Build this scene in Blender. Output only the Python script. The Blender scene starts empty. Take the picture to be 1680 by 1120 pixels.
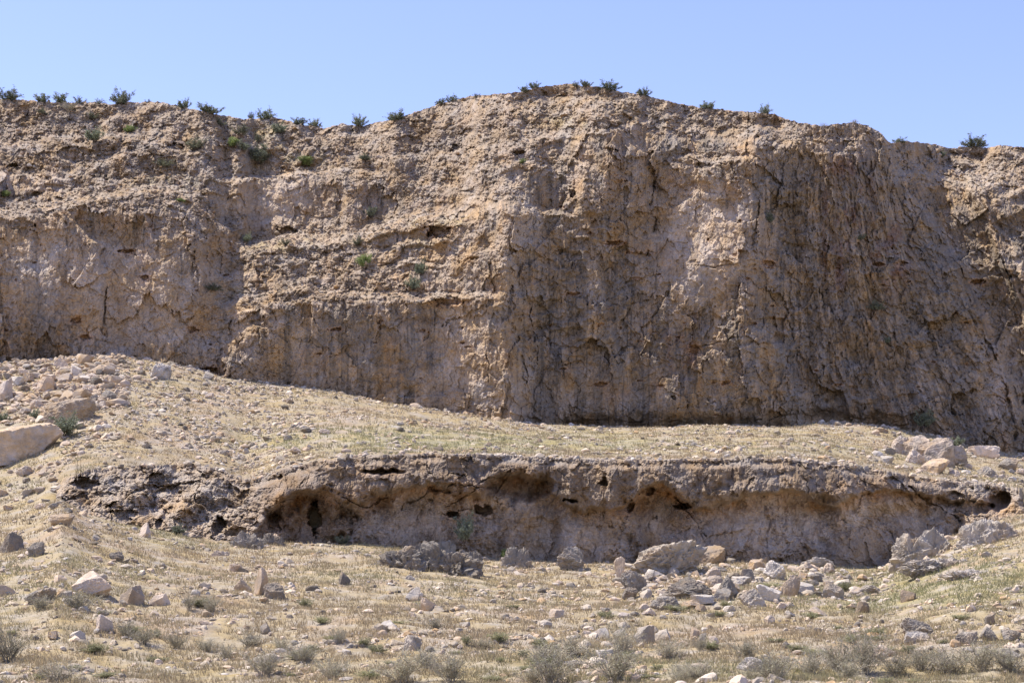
import bpy, math
import numpy as np

# ---------------------------------------------------------------- camera, world, sun, exposure
SC = bpy.context.scene
COL = SC.collection
F = 3000.0            # focal length in photo pixels (photo is 1680 wide)
CX, HY = 840.0, 1000.0  # principal column, horizon row
CAMZ = 1.7
cd = bpy.data.cameras.new("camera"); cam = bpy.data.objects.new("camera", cd); COL.objects.link(cam)
cd.sensor_width = 36.0; cd.lens = F / 1680.0 * 36.0
cd.shift_y = (HY - 560.0) / 1680.0
cd.clip_start = 0.1; cd.clip_end = 6000.0
cam.location = (0, 0, CAMZ); cam.rotation_euler = (math.radians(90), 0, 0)
SC.camera = cam
SUN_EL = math.radians(60); SUN_AZ = math.radians(-74)      # azimuth measured from +Y (view direction) towards +X
w = bpy.data.worlds.new("World"); SC.world = w; w.use_nodes = True
nt = w.node_tree; nt.nodes.clear()
sky = nt.nodes.new("ShaderNodeTexSky"); sky.sky_type = 'NISHITA'; sky.sun_disc = False
sky.sun_elevation = SUN_EL; sky.sun_rotation = SUN_AZ
sky.altitude = 1200; sky.air_density = 1.0; sky.dust_density = 1.2; sky.ozone_density = 4.5
bg = nt.nodes.new("ShaderNodeBackground"); bg.inputs[1].default_value = 0.14
wo = nt.nodes.new("ShaderNodeOutputWorld")
tint = nt.nodes.new("ShaderNodeMix"); tint.data_type = 'RGBA'; tint.blend_type = 'MULTIPLY'; tint.inputs[0].default_value = 1.0
tint.inputs[7].default_value = (1.06, 0.855, 0.96, 1)          # constant tint on the sky colour, which also warms its fill light
nt.links.new(sky.outputs[0], tint.inputs[6]); nt.links.new(tint.outputs[2], bg.inputs[0]); nt.links.new(bg.outputs[0], wo.inputs[0])
sl = bpy.data.lights.new("sun", 'SUN'); sl.energy = 3.8; sl.angle = math.radians(0.5); sl.color = (1.0, 0.93, 0.83)
so = bpy.data.objects.new("sun", sl); COL.objects.link(so)
so.rotation_euler = (math.radians(90) - SUN_EL, 0, -SUN_AZ + math.pi)
SC.view_settings.view_transform = 'Standard'; SC.view_settings.look = 'None'
SC.view_settings.exposure = 1.0; SC.view_settings.gamma = 1.0

RNG = np.random.default_rng(7)

# ---------------------------------------------------------------- noise
def _h(ix, iy, s):
    x = (ix.astype(np.int64) * 374761393 + iy.astype(np.int64) * 668265263 + int(s) * 974634777) & 0xFFFFFFFF
    x = ((x ^ (x >> 13)) * 1274126177) & 0xFFFFFFFF
    x = ((x ^ (x >> 16)) * 2246822519) & 0xFFFFFFFF
    return (x ^ (x >> 15)) & 0xFFFFFF
def perlin(x, y, s=0):
    x, y = np.broadcast_arrays(np.asarray(x, float), np.asarray(y, float))
    xi = np.floor(x); yi = np.floor(y); xf = x - xi; yf = y - yi
    u = xf * xf * xf * (xf * (xf * 6 - 15) + 10); v = yf * yf * yf * (yf * (yf * 6 - 15) + 10)
    def g(dx, dy):
        a = _h(xi + dx, yi + dy, s) * (2 * math.pi / 0xFFFFFF)
        return np.cos(a) * (xf - dx) + np.sin(a) * (yf - dy)
    a = g(0, 0); b = g(1, 0); c = g(0, 1); d = g(1, 1)
    return 1.5 * ((a + (b - a) * u) * (1 - v) + (c + (d - c) * u) * v)
def fbm(x, y, o=4, s=0, gain=0.5):
    t = 0; a = 1; n = 0
    for i in range(o):
        t = t + a * perlin(x * 2 ** i + 17.3 * i, y * 2 ** i - 9.1 * i, s + i); n += a; a *= gain
    return t / n
def ridged(x, y, o=4, s=0, gain=0.5):
    t = 0; a = 1; n = 0
    for i in range(o):
        t = t + a * (1 - 2 * np.abs(perlin(x * 2 ** i + 5.7 * i, y * 2 ** i + 3.3 * i, s + i))); n += a; a *= gain
    return t / n
def worley(x, y, s=0):
    x, y = np.broadcast_arrays(np.asarray(x, float), np.asarray(y, float))
    xi = np.floor(x); yi = np.floor(y)
    f1 = np.full(x.shape, 9.0); f2 = f1.copy(); hid = np.zeros(x.shape)
    for dx in (-1, 0, 1):
        for dy in (-1, 0, 1):
            cx = xi + dx; cy = yi + dy
            px = cx + _h(cx, cy, s) / 0xFFFFFF; py = cy + _h(cx, cy, s + 91) / 0xFFFFFF
            d = np.hypot(px - x, py - y)
            m = d < f1
            f2 = np.where(m, f1, np.minimum(f2, d)); hid = np.where(m, _h(cx, cy, s + 7) / 0xFFFFFF, hid)
            f1 = np.where(m, d, f1)
    return f1, f2, hid
def perlin3(p, s=0):
    x, y, z = p[:, 0], p[:, 1], p[:, 2]; xi, yi, zi = np.floor(x), np.floor(y), np.floor(z); r = 0
    xf, yf, zf = x - xi, y - yi, z - zi; fd = lambda t: t * t * t * (t * (t * 6 - 15) + 10); u, v, w_ = fd(xf), fd(yf), fd(zf)
    for i in (0, 1):
        for j in (0, 1):
            for k in (0, 1):
                h = _h(xi + i + 57 * (zi + k), yi + j - 31 * (zi + k), s); a = (h & 4095) * (2 * math.pi / 4096); c = (h >> 12) / 2048.0 - 1; q = np.sqrt(np.maximum(1 - c * c, 0))
                g = q * np.cos(a) * (xf - i) + q * np.sin(a) * (yf - j) + c * (zf - k)
                r = r + g * (u if i else 1 - u) * (v if j else 1 - v) * (w_ if k else 1 - w_)
    return 1.5 * r
def facets(x, y, s, k=.9):
    """broken rock: every cell is a plane of its own tilt"""
    xi = np.floor(x); yi = np.floor(y); f1 = np.full(x.shape, 9.0); f2 = f1.copy(); val = np.zeros(x.shape)
    for dx in (-1, 0, 1):
        for dy in (-1, 0, 1):
            cx = xi + dx; cy = yi + dy; a = _h(cx, cy, s) / 0xFFFFFF; b = _h(cx, cy, s + 91) / 0xFFFFFF
            ex = x - cx - a; ey = y - cy - b; d = ex * ex + ey * ey; m = d < f1
            val = np.where(m, k * ((_h(cx, cy, s + 5) / 0xFFFFFF * 2 - 1) * ex + (_h(cx, cy, s + 6) / 0xFFFFFF * 2 - 1) * ey) + .5 * (_h(cx, cy, s + 7) / 0xFFFFFF - .5), val)
            f1 = np.where(m, d, f1)
    return val
def sst(a, b, x):
    t = np.clip((x - a) / (b - a), 0, 1); return t * t * (3 - 2 * t)
def ell(px, py, cx, cy, rx, ry, soft=0.5):
    return sst(1 + soft, 1 - soft, np.hypot((px - cx) / rx, (py - cy) / ry))
def lin(pts, x):
    p = np.array(pts, float); return np.interp(x, p[:, 0], p[:, 1])
def mix(a, b, t):
    return a + (np.asarray(b) - a) * t[..., None]

def plates(n, k=5.0, sharp=.35):
    t = n * k; f = np.floor(t); return (f + sst(.5 - sharp / 2, .5 + sharp / 2, t - f)) / k
# ---------------------------------------------------------------- mesh and tagging helpers
def mesh_np(name, co, faces, mat, col=None, smooth=False, attrs=None):
    """co (N,3); faces (M,k) integer array with k = 3 or 4"""
    me = bpy.data.meshes.new(name)
    faces = np.ascontiguousarray(faces, dtype=np.int32); k = faces.shape[1]; m = len(faces)
    me.vertices.add(len(co)); me.vertices.foreach_set("co", np.ascontiguousarray(co, dtype=np.float32).ravel())
    me.loops.add(m * k); me.loops.foreach_set("vertex_index", faces.ravel())
    me.polygons.add(m); me.polygons.foreach_set("loop_start", np.arange(0, m * k, k, dtype=np.int32))
    me.polygons.foreach_set("use_smooth", np.full(m, smooth))
    if col is not None:
        a = me.attributes.new("col", 'FLOAT_COLOR', 'POINT')
        c = np.ones((len(co), 4), np.float32); c[:, :3] = col; a.data.foreach_set("color", c.ravel())
    me.materials.append(mat); me.update(calc_edges=True)
    return me
def grid_faces(nr, nc):
    i = np.arange(nr - 1)[:, None] * nc + np.arange(nc - 1)[None]
    return np.stack([i, i + 1, i + nc + 1, i + nc], -1).reshape(-1, 4)
def tag(o, label=None, cat=None, group=None, kind=None):
    if label: o["label"] = label
    if cat: o["category"] = cat
    if group: o["group"] = group
    if kind: o["kind"] = kind
    return o
def link(name, me, parent=None):
    o = bpy.data.objects.new(name, me); COL.objects.link(o)
    if parent: o.parent = parent
    return o

# ---------------------------------------------------------------- materials
def rock_mat(name, scale=1.0, bump=0.5, var=0.35, use_col=True, base=(0.35, 0.28, 0.21), pit=0.0, objrand=False, dist=0.06):
    m = bpy.data.materials.new(name); m.use_nodes = True; t = m.node_tree; N = t.nodes; L = t.links
    b = N["Principled BSDF"]; b.inputs["Roughness"].default_value = 0.92
    b.inputs["Specular IOR Level"].default_value = 0.2
    tc = N.new("ShaderNodeTexCoord")
    def noise(sc, det=6, rough=0.6):
        n = N.new("ShaderNodeTexNoise"); n.inputs["Scale"].default_value = sc; n.inputs["Detail"].default_value = det
        n.inputs["Roughness"].default_value = rough; L.new(tc.outputs["Object"], n.inputs["Vector"]); return n
    n1 = noise(1.3 * scale, 8, 0.65); n2 = noise(9 * scale, 6, 0.7)
    if use_col:
        a = N.new("ShaderNodeAttribute"); a.attribute_name = "col"; src = a.outputs["Color"]
    else:
        a = N.new("ShaderNodeRGB"); a.outputs[0].default_value = (*base, 1); src = a.outputs[0]
    mr = N.new("ShaderNodeMapRange"); mr.inputs[1].default_value = 0.3; mr.inputs[2].default_value = 0.7
    mr.inputs[3].default_value = 1 - var; mr.inputs[4].default_value = 1 + var
    add = N.new("ShaderNodeMath"); add.operation = 'ADD'; L.new(n1.outputs[0], add.inputs[0]); L.new(n2.outputs[0], add.inputs[1])
    hf = N.new("ShaderNodeMath"); hf.operation = 'MULTIPLY'; hf.inputs[1].default_value = 0.5; L.new(add.outputs[0], hf.inputs[0])
    L.new(hf.outputs[0], mr.inputs[0])
    mul = N.new("ShaderNodeVectorMath"); mul.operation = 'SCALE'; L.new(src, mul.inputs[0]); L.new(mr.outputs[0], mul.inputs[3])
    # warm / grey drift
    n3 = noise(0.7 * scale, 5, 0.6)
    hs = N.new("ShaderNodeHueSaturation")
    m3 = N.new("ShaderNodeMapRange"); m3.inputs[1].default_value = 0.35; m3.inputs[2].default_value = 0.65
    m3.inputs[3].default_value = 0.7; m3.inputs[4].default_value = 1.25
    L.new(n3.outputs[0], m3.inputs[0]); L.new(m3.outputs[0], hs.inputs["Saturation"]); L.new(mul.outputs[0], hs.inputs["Color"])
    if objrand:
        oi = N.new("ShaderNodeObjectInfo"); m4 = N.new("ShaderNodeMapRange")
        m4.inputs[3].default_value = 0.78; m4.inputs[4].default_value = 1.2
        L.new(oi.outputs["Random"], m4.inputs[0]); L.new(m4.outputs[0], hs.inputs["Value"])
    L.new(hs.outputs[0], b.inputs["Base Color"])
    bp = N.new("ShaderNodeBump"); bp.inputs["Strength"].default_value = bump; bp.inputs["Distance"].default_value = dist / scale * 2
    n4 = noise(6 * scale, 10, 0.72); L.new(n4.outputs[0], bp.inputs["Height"]); L.new(bp.outputs[0], b.inputs["Normal"])
    return m
def leaf_mat(name, col, trans=0.25):
    m = bpy.data.materials.new(name); m.use_nodes = True; t = m.node_tree; N = t.nodes; L = t.links
    b = N["Principled BSDF"]; b.inputs["Roughness"].default_value = 0.7; b.inputs["Specular IOR Level"].default_value = 0.2
    tc = N.new("ShaderNodeTexCoord"); n = N.new("ShaderNodeTexNoise"); n.inputs["Scale"].default_value = 7
    n.inputs["Detail"].default_value = 3; L.new(tc.outputs["Object"], n.inputs["Vector"])
    r = N.new("ShaderNodeValToRGB"); r.color_ramp.elements[0].position = 0.3; r.color_ramp.elements[1].position = 0.7
    r.color_ramp.elements[0].color = (*[c * 0.6 for c in col], 1); r.color_ramp.elements[1].color = (*[c * 1.35 for c in col], 1)
    L.new(n.outputs[0], r.inputs[0])
    oi = N.new("ShaderNodeObjectInfo"); hs = N.new("ShaderNodeHueSaturation"); m4 = N.new("ShaderNodeMapRange")
    m4.inputs[3].default_value = 0.75; m4.inputs[4].default_value = 1.25
    L.new(oi.outputs["Random"], m4.inputs[0]); L.new(m4.outputs[0], hs.inputs["Value"]); L.new(r.outputs[0], hs.inputs["Color"])
    L.new(hs.outputs[0], b.inputs["Base Color"])
    tr = N.new("ShaderNodeBsdfTranslucent"); L.new(hs.outputs[0], tr.inputs[0])
    mx = N.new("ShaderNodeMixShader"); mx.inputs[0].default_value = trans
    L.new(b.outputs[0], mx.inputs[1]); L.new(tr.outputs[0], mx.inputs[2]); L.new(mx.outputs[0], N["Material Output"].inputs[0])
    return m
M_CLIFF = rock_mat("cliff_rock", 1.2, 0.7, 0.4, dist=0.06)
M_LEDGE = rock_mat("ledge_rock", 1.8, 0.8, 0.35, dist=0.09)
M_GROUND = rock_mat("dry_ground", 2.0, 0.8, 0.35)
M_STONE = rock_mat("stone", 3.0, 0.6, 0.3, objrand=True)
M_STUFF = rock_mat("loose_stone", 3.0, 0.4, 0.3)
def col_leaf(name):
    m = bpy.data.materials.new(name); m.use_nodes = True; t = m.node_tree; N = t.nodes; L = t.links
    b = N["Principled BSDF"]; b.inputs["Roughness"].default_value = 0.8; b.inputs["Specular IOR Level"].default_value = 0.1
    a = N.new("ShaderNodeAttribute"); a.attribute_name = "col"; L.new(a.outputs["Color"], b.inputs["Base Color"])
    tr = N.new("ShaderNodeBsdfTranslucent"); L.new(a.outputs["Color"], tr.inputs[0])
    mx = N.new("ShaderNodeMixShader"); mx.inputs[0].default_value = 0.35
    L.new(b.outputs[0], mx.inputs[1]); L.new(tr.outputs[0], mx.inputs[2]); L.new(mx.outputs[0], N["Material Output"].inputs[0])
    return m
M_GRASS = col_leaf("grass_blades")

TAN = np.array([0.43, 0.322, 0.212]); BROWN = np.array([0.318, 0.230, 0.146]); PATINA = np.array([0.187, 0.153, 0.114])
PALE = np.array([0.55, 0.445, 0.34]); ORANGE = np.array([0.42, 0.27, 0.16]); GREY = np.array([0.375, 0.325, 0.26])
RED = np.array([0.24, 0.12, 0.085]); WHITE = np.array([0.53, 0.47, 0.39])
STRAW = np.array([0.34, 0.275, 0.17]); GREENY = np.array([0.25, 0.235, 0.115]); DIRT = np.array([0.33, 0.255, 0.18])

# ---------------------------------------------------------------- terrain lines, in photo columns
L_BASE = [(-1500, 575), (-200, 590), (0, 594), (100, 588), (200, 584), (290, 598), (350, 613), (430, 628), (560, 646), (700, 673), (850, 696),
          (1000, 701), (1250, 701), (1290, 697), (1340, 692), (1450, 700), (1550, 716), (1600, 736), (1680, 748), (1900, 760), (3200, 770)]
L_TOP = [(-1500, 830), (0, 830), (60, 812), (100, 792), (140, 776), (200, 768), (300, 764), (370, 774), (400, 790), (430, 786), (470, 772),
         (520, 760), (580, 752), (700, 746), (850, 750), (1000, 757), (1100, 756), (1200, 755), (1290, 754), (1400, 768), (1500, 784), (1600, 797), (1650, 800), (1690, 815), (3200, 830)]
L_FOOT = [(-1500, 850), (0, 850), (60, 838), (100, 820), (150, 845), (200, 860), (330, 884), (420, 890), (600, 893), (700, 902), (800, 915), (950, 925),
          (1280, 921), (1440, 930), (1480, 915), (1560, 880), (1610, 862), (1650, 850), (1690, 840), (3200, 850)]
Y_FOOT = [(-1500, 56), (60, 57), (200, 57.5), (400, 59), (600, 60), (900, 61), (1250, 61), (1450, 62), (1650, 63.5), (3200, 64)]
Y_TOPO = [(-1500, 2.0), (80, 3.0), (300, 4.5), (380, 3.6), (450, 2.2), (560, 1.0), (1300, 1.0), (1500, 1.8), (1640, 2.0), (3200, 2.0)]
Y_BASE = [(-1500, 84), (0, 86), (300, 87.5), (500, 88), (700, 87), (840, 85.6), (900, 87.3), (1000, 88), (1240, 87.6), (1300, 88.4), (1550, 89.5), (1680, 90), (3200, 92)]
L_CREST = [(-1500, 190), (-100, 158), (0, 162), (100, 168), (190, 170), (260, 167), (330, 182), (400, 196), (450, 192), (500, 206), (530, 211),
           (560, 203), (600, 206), (650, 195), (700, 178), (760, 160), (850, 151), (900, 141), (940, 137), (1000, 147), (1060, 157), (1120, 172),
           (1200, 182), (1260, 185), (1310, 202), (1350, 206), (1400, 201), (1440, 213), (1462, 236), (1480, 231), (1520, 235), (1560, 243),
           (1640, 240), (1680, 241), (1900, 255), (3200, 300)]
def hz(py, Y):          # height of the point seen at row py at distance Y
    return CAMZ + (HY - py) / F * Y
def ground_knots(px):
    yf = lin(Y_FOOT, px); yt = yf + lin(Y_TOPO, px); yb = lin(Y_BASE, px)
    zf = hz(lin(L_FOOT, px), yf); zt = hz(lin(L_TOP, px), yt); zb = hz(lin(L_BASE, px), yb)
    zc = hz(lin(L_CREST, px), yb + 9)
    return yf, yt, yb, zf, zt, zb, zc
def ground_z(X, Y, detail=True):
    X = np.asarray(X, float); Y = np.asarray(Y, float)
    wy = np.maximum(np.maximum(Y, 20.0), np.abs(Y) * 0.6)
    px = CX + F * X / wy
    yf, yt, yb, zf, zt, zb, zc = ground_knots(px)
    def seg(a, za, b, zb_):
        return za + (zb_ - za) * np.clip((Y - a) / (b - a), 0, 1)
    hid = 3.2 * sst(60, 130, px) * sst(1690, 1640, px)     # the step hides behind the ledge face
    z30 = hz(1122 + 8 * np.sin(px / 260.0), 30)
    z = np.where(Y < 8, 0, seg(8, 0.0, 30, z30))
    z = np.where(Y > 30, seg(30, z30, yf, zf), z)
    sl = (zb - zt) / (yb - yt)
    zfb = zf + 0.02
    z = np.where(Y > yf, seg(yf, zfb, yf + 0.01 + hid * 0.9, zfb), z)
    z = np.where(Y > yf + hid * 0.9, seg(yf + hid * 0.9, zfb, yt + hid, zt + sl * hid), z)
    z = np.where(Y > yt + hid, zt + sl * (Y - yt), z)
    z = np.where(Y > yb, seg(yb, zb, yb + 1.5, zb), z)
    z = np.where(Y > yb + 1.5, seg(yb + 1.5, zb, yb + 26, zc - 2.0), z)
    z = np.where(Y > yb + 26, zc - 2.0 - 0.0 * Y, z)
    if detail:
        far = sst(600, 200, np.abs(Y)) * sst(300, 120, np.abs(X))
        keep = sst(0, 5, np.abs(Y - yf)) * sst(0, 3.0, np.abs(Y - yt - hid)) * 0.8 + 0.2
        z = z + far * keep * (0.28 * fbm(X * 0.16, Y * 0.16, 3, 5) + 0.10 * fbm(X * 0.6, Y * 0.6, 3, 15)) * sst(8, 20, np.abs(Y) + 5)
        z = z + far * (0.05 * fbm(X * 2.2, Y * 2.2, 3, 25))
    return z
def pix_of(X, Y, Z):
    return CX + F * X / Y, HY - F * (Z - CAMZ) / Y
def surf_z(X, Y):
    """top surface incl. the rim of the ledge"""
    z = ground_z(X, Y); px = CX + F * X / Y; j = np.clip(np.searchsorted(LG['u'], px), 0, len(LG['u']) - 1)
    d = (Y - LG['Y'][-1][j]) / 4.6; ok = (d > 0) & (d < 1) & (px > LG['u'][0]) & (px < LG['u'][-1])
    n = LG['Zb'].shape[0]; t = np.clip(np.clip(d, 0, 1) ** (1 / 1.3) * n - 1, 0, n - 1.001); i = t.astype(int); a = t - i
    return np.where(ok, np.maximum(z, LG['Zb'][i, j] * (1 - a) + LG['Zb'][i + 1, j] * a), z)
def spot(px, py, zone):
    """ground point seen at a photo position; zone 'low' or 'top' (terrace)"""
    yf, yt, yb = (float(v) for v in ground_knots(np.array(float(px)))[:3])
    if zone == 'low': ys = np.linspace(22, yf + 0.3, 900)
    elif zone == 'any': ys = np.linspace(22, yb, 1500)
    else: ys = np.linspace(yt + 0.2, yb + 0.6, 700)
    X = (px - CX) / F * ys; Z = ground_z(X, ys)
    k = int(np.argmin(np.abs(HY - F * (Z - CAMZ) / ys - py)))
    return X[k], ys[k], Z[k]

# ---------------------------------------------------------------- ground sheet
def build_ground():
    u = np.concatenate([-np.geomspace(9000, 520, 30), np.arange(-500, -50, 6), np.arange(-50, 1731, 2.1), np.arange(1734, 2180, 6), 1680 + np.geomspace(520, 11000, 30)])
    rows = np.concatenate([-np.geomspace(2500, 2, 40), np.linspace(0, 26, 24), np.geomspace(26.3, 57, 330), np.linspace(57.1, 93, 330),
                           np.linspace(93.5, 125, 30), np.geomspace(130, 3500, 30)])
    Y = rows[:, None] + 0 * u[None]
    wy = np.maximum(np.maximum(Y, 20.0), np.abs(Y) * 0.6)
    X = (u[None] - CX) / F * wy
    Z = ground_z(X, Y)
    g = np.clip(fbm(X * 0.12, Y * 0.12, 4, 41) * 1.3 + 0.35, 0, 1)
    d = sst(0.0, 0.35, fbm(X * 0.35, Y * 0.35, 5, 51))
    px, py = CX + F * X / wy, HY - F * (Z - CAMZ) / wy
    green = np.clip(g * 0.3 + 0.55 * ell(px, py, 1500, 960, 260, 45) + 0.5 * ell(px, py, 320, 860, 130, 40) + 0.45 * ell(px, py, 700, 728, 330, 22) +
                    0.35 * ell(px, py, 1050, 730, 400, 25) + 0.3 * ell(px, py, 840, 1110, 900, 26) - 0.15, 0, 1)
    c = mix(STRAW + 0 * X[..., None], GREENY, green * 0.75)
    c = mix(c, DIRT, d * 0.75)
    c = mix(c, GREY, sst(0.12, 0.4, fbm(X * 1.3, Y * 1.3, 4, 61)) * 0.55)
    c = c * (1 + 0.25 * fbm(X * 4, Y * 4, 3, 71))[..., None]
    me = mesh_np("ground", np.stack([X, Y, Z], -1).reshape(-1, 3), grid_faces(*X.shape), M_GROUND, c.reshape(-1, 3), smooth=True)
    tag(link("ground", me), kind="structure")
build_ground()

# ---------------------------------------------------------------- main cliff
CXS = [-1500, 0, 100, 200, 300, 400, 500, 600, 700, 800, 840, 880, 1000, 1070, 1150, 1240, 1275, 1350, 1450, 1550, 1680, 3200]
CYS = [150, 200, 250, 300, 350, 400, 450, 500, 600, 720]
CTAB = np.array([
 [9, 7, 5, 3.5, 1.5, .8, .5, .2, 0, 0], [9, 7, 5, 3.5, 1.5, .8, .5, .2, 0, 0], [9, 7, 5, 3.8, 1.2, .8, .4, .2, 0, 0],
 [9, 7, 4.5, 2.6, 1.6, 1.2, .8, .5, .2, 0], [9, 7.2, 5.2, 3.6, 2.4, 1.6, 1.2, .9, .5, .3], [10, 7.5, 5.8, 4.8, 4.5, 3.2, 1.6, .6, .3, .2],
 [10, 7.5, 5.5, 4.2, 4.0, 2.8, 1.2, .2, 0, 0], [10, 7, 5, 4, 3.2, 2.2, 1.0, -.1, -.3, -.3], [9, 6, 4.5, 3.2, 2.0, 1.4, .5, -.3, -.7, -.8],
 [7, 5, 3.4, 2, .8, .1, -.3, -.5, -.8, -1.0], [6.5, 4.6, 3, 1.6, .2, -.3, -.5, -.7, -1.0, -1.3], [6, 4.2, 2.6, 1.7, .8, .4, .2, 0, -.4, -.7],
 [5, 1.8, 1.4, 1.2, 1.0, .8, .6, .4, .2, 0], [6, 4, 2.7, 2.5, 2.3, 2.0, 1.3, .9, .6, .4], [6, 4, 1.8, 1.3, 1.0, .8, .6, .5, .3, .1],
 [6, 4, 1.6, 1.0, .6, .3, .2, .1, 0, -.2], [6, 4, 2.0, 1.5, 1.2, .9, .8, .7, .5, .2], [6, 3, 2.2, 1.9, 1.6, 1.4, 1.2, 1.1, .9, .6],
 [6, 4.4, 3.2, 2.9, 2.7, 2.6, 2.3, 2.0, 1.6, 1.0], [12, 11, 9, 6, 4.6, 3.8, 3.2, 2.8, 2.2, 1.4], [14, 12, 8, 6.5, 5.5, 4.6, 4, 3.4, 2.4, 1.6],
 [14, 12, 8, 6.5, 5.5, 4.6, 4, 3.4, 2.4, 1.6]], float)
def bil(tab, xs, ys, x, y):
    x = np.clip(x, xs[0], xs[-1] - 1e-6); y = np.clip(y, ys[0], ys[-1] - 1e-6)
    i = np.clip(np.searchsorted(xs, x, side='right') - 1, 0, len(xs) - 2); j = np.clip(np.searchsorted(ys, y, side='right') - 1, 0, len(ys) - 2)
    xs = np.asarray(xs, float); ys = np.asarray(ys, float)
    a = (x - xs[i]) / (xs[i + 1] - xs[i]); b = (y - ys[j]) / (ys[j + 1] - ys[j])
    return (tab[i, j] * (1 - a) + tab[i + 1, j] * a) * (1 - b) + (tab[i, j + 1] * (1 - a) + tab[i + 1, j + 1] * a) * b

def polyline_dist(px, py, pts):
    best = np.full(px.shape, 1e9)
    for (ax, ay), (bx, by) in zip(pts[:-1], pts[1:]):
        dx, dy = bx - ax, by - ay
        t = np.clip(((px - ax) * dx + (py - ay) * dy) / (dx * dx + dy * dy), 0, 1)
        best = np.minimum(best, np.hypot(px - ax - t * dx, py - ay - t * dy))
    return best

TALUS = [(120, 225, 260, 60), (420, 235, 220, 70), (280, 300, 180, 50), (330, 370, 80, 60), (450, 420, 90, 40), (600, 400, 150, 70), (700, 410, 120, 60),
         (800, 250, 200, 80), (640, 260, 150, 60), (920, 190, 150, 45), (90, 335, 150, 22), (1180, 200, 140, 28), (1140, 262, 70, 12), (1560, 275, 110, 35),
         (1640, 290, 60, 55), (1330, 240, 90, 30), (870, 370, 60, 30), (430, 480, 90, 20), (600, 480, 240, 22), (760, 440, 80, 60)]
CRACKS = [([(172, 355), (165, 420), (172, 480), (165, 560)], 3.5, .7), ([(1078, 240), (1068, 330), (1073, 380), (1062, 420)], 2.5, .7),
          ([(1118, 434), (1160, 436), (1225, 434)], 1.6, .35), ([(1210, 465), (1216, 488), (1222, 485), (1226, 462)], 2, .3),
          ([(1245, 330), (1238, 420), (1250, 470), (1290, 520), (1320, 600)], 3, .5), ([(1455, 230), (1460, 300), (1500, 380)], 2.5, .5),
          ([(1600, 300), (1640, 400), (1660, 480), (1675, 560)], 4, .9), ([(1620, 560), (1650, 640), (1668, 720)], 4, .9),
          ([(1655, 600), (1670, 660), (1690, 730)], 3, .7), ([(840, 470), (850, 560), (870, 650)], 3.5, .7), ([(858, 440), (880, 560), (885, 690)], 2.5, .6),
          ([(900, 540), (925, 600), (935, 690)], 2, .4), ([(985, 330), (975, 400), (1000, 470)], 2.2, .4), ([(320, 440), (325, 500)], 2, .4),
          ([(372, 326), (395, 322), (402, 340)], 2, .6), ([(630, 455), (655, 490)], 2, .4), ([(760, 480), (790, 560), (805, 640)], 2, .35),
          ([(930, 690), (1010, 690), (1100, 692), (1180, 696)], 4, .7), ([(1040, 470), (1110, 600), (1130, 680)], 2, .35),
          ([(1240, 690), (1330, 676), (1420, 688), (1500, 700)], 3, .6), ([(760, 660), (800, 676), (815, 672)], 2.5, .5),
          ([(500, 500), (530, 560), (520, 600)], 2, .4), ([(1130, 575), (1180, 560), (1220, 552)], 2, .35), ([(1290, 440), (1330, 530), (1350, 620)], 2, .3)]
def line_y(pts, px): return lin(pts, px)
BENCH = [([(-200, 352), (0, 346), (60, 340), (130, 330), (200, 312), (260, 300), (310, 318), (370, 380), (410, 440)], -1500, 400, 10, 1.5), ([(330, 300), (400, 291), (470, 285), (560, 279), (650, 292)], 345, 640, 4, 1.1),
         ([(380, 406), (440, 402), (500, 396), (560, 388), (640, 372), (700, 355), (790, 352)], 385, 790, 12, 1.9), ([(330, 505), (400, 486), (500, 474), (600, 484), (700, 492), (830, 482)], 350, 830, 7, .8),
         ([(560, 262), (660, 262), (760, 250), (860, 236), (960, 205)], 560, 960, 9, .7), ([(1080, 257), (1160, 262), (1245, 264)], 1095, 1240, 4, .8), ([(-200, 245), (60, 232), (150, 222), (260, 232), (340, 250)], -1500, 330, 9, .9),
         ([(-200, 292), (0, 290), (100, 282), (190, 296)], -1500, 190, 4, .5), ([(640, 300), (760, 318), (850, 352), (960, 345)], 650, 960, 8, .8), ([(1480, 262), (1560, 268), (1640, 300)], 1490, 1640, 9, 1.0)]
FOLD = [([(460, 490), (395, 545), (335, 618)], -.3, 18, 110), ([(1252, 330), (1238, 430), (1250, 520), (1320, 640)], .5, 9, 110), ([(848, 355), (832, 450), (842, 560), (856, 700)], .55, 14, 120),
        ([(1465, 240), (1510, 330), (1580, 460), (1650, 600), (1690, 720)], .8, 10, 70), ([(1585, 290), (1640, 420), (1690, 560)], -.9, 7, 80), ([(1000, 165), (1055, 260), (1078, 400)], .5, 9, 90),
        ([(95, 345), (162, 400), (168, 560)], .7, 8, 60), ([(330, 400), (335, 500), (300, 560)], .5, 10, 60), ([(560, 300), (556, 390)], -.7, 6, 40), ([(985, 430), (1010, 560), (1030, 690)], .5, 8, 50),
        ([(1440, 215), (1470, 300), (1480, 420)], .6, 12, 80), ([(690, 500), (710, 600), (705, 680)], .4, 8, 50), ([(1350, 240), (1360, 330), (1400, 470)], -.5, 10, 60)]
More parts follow.
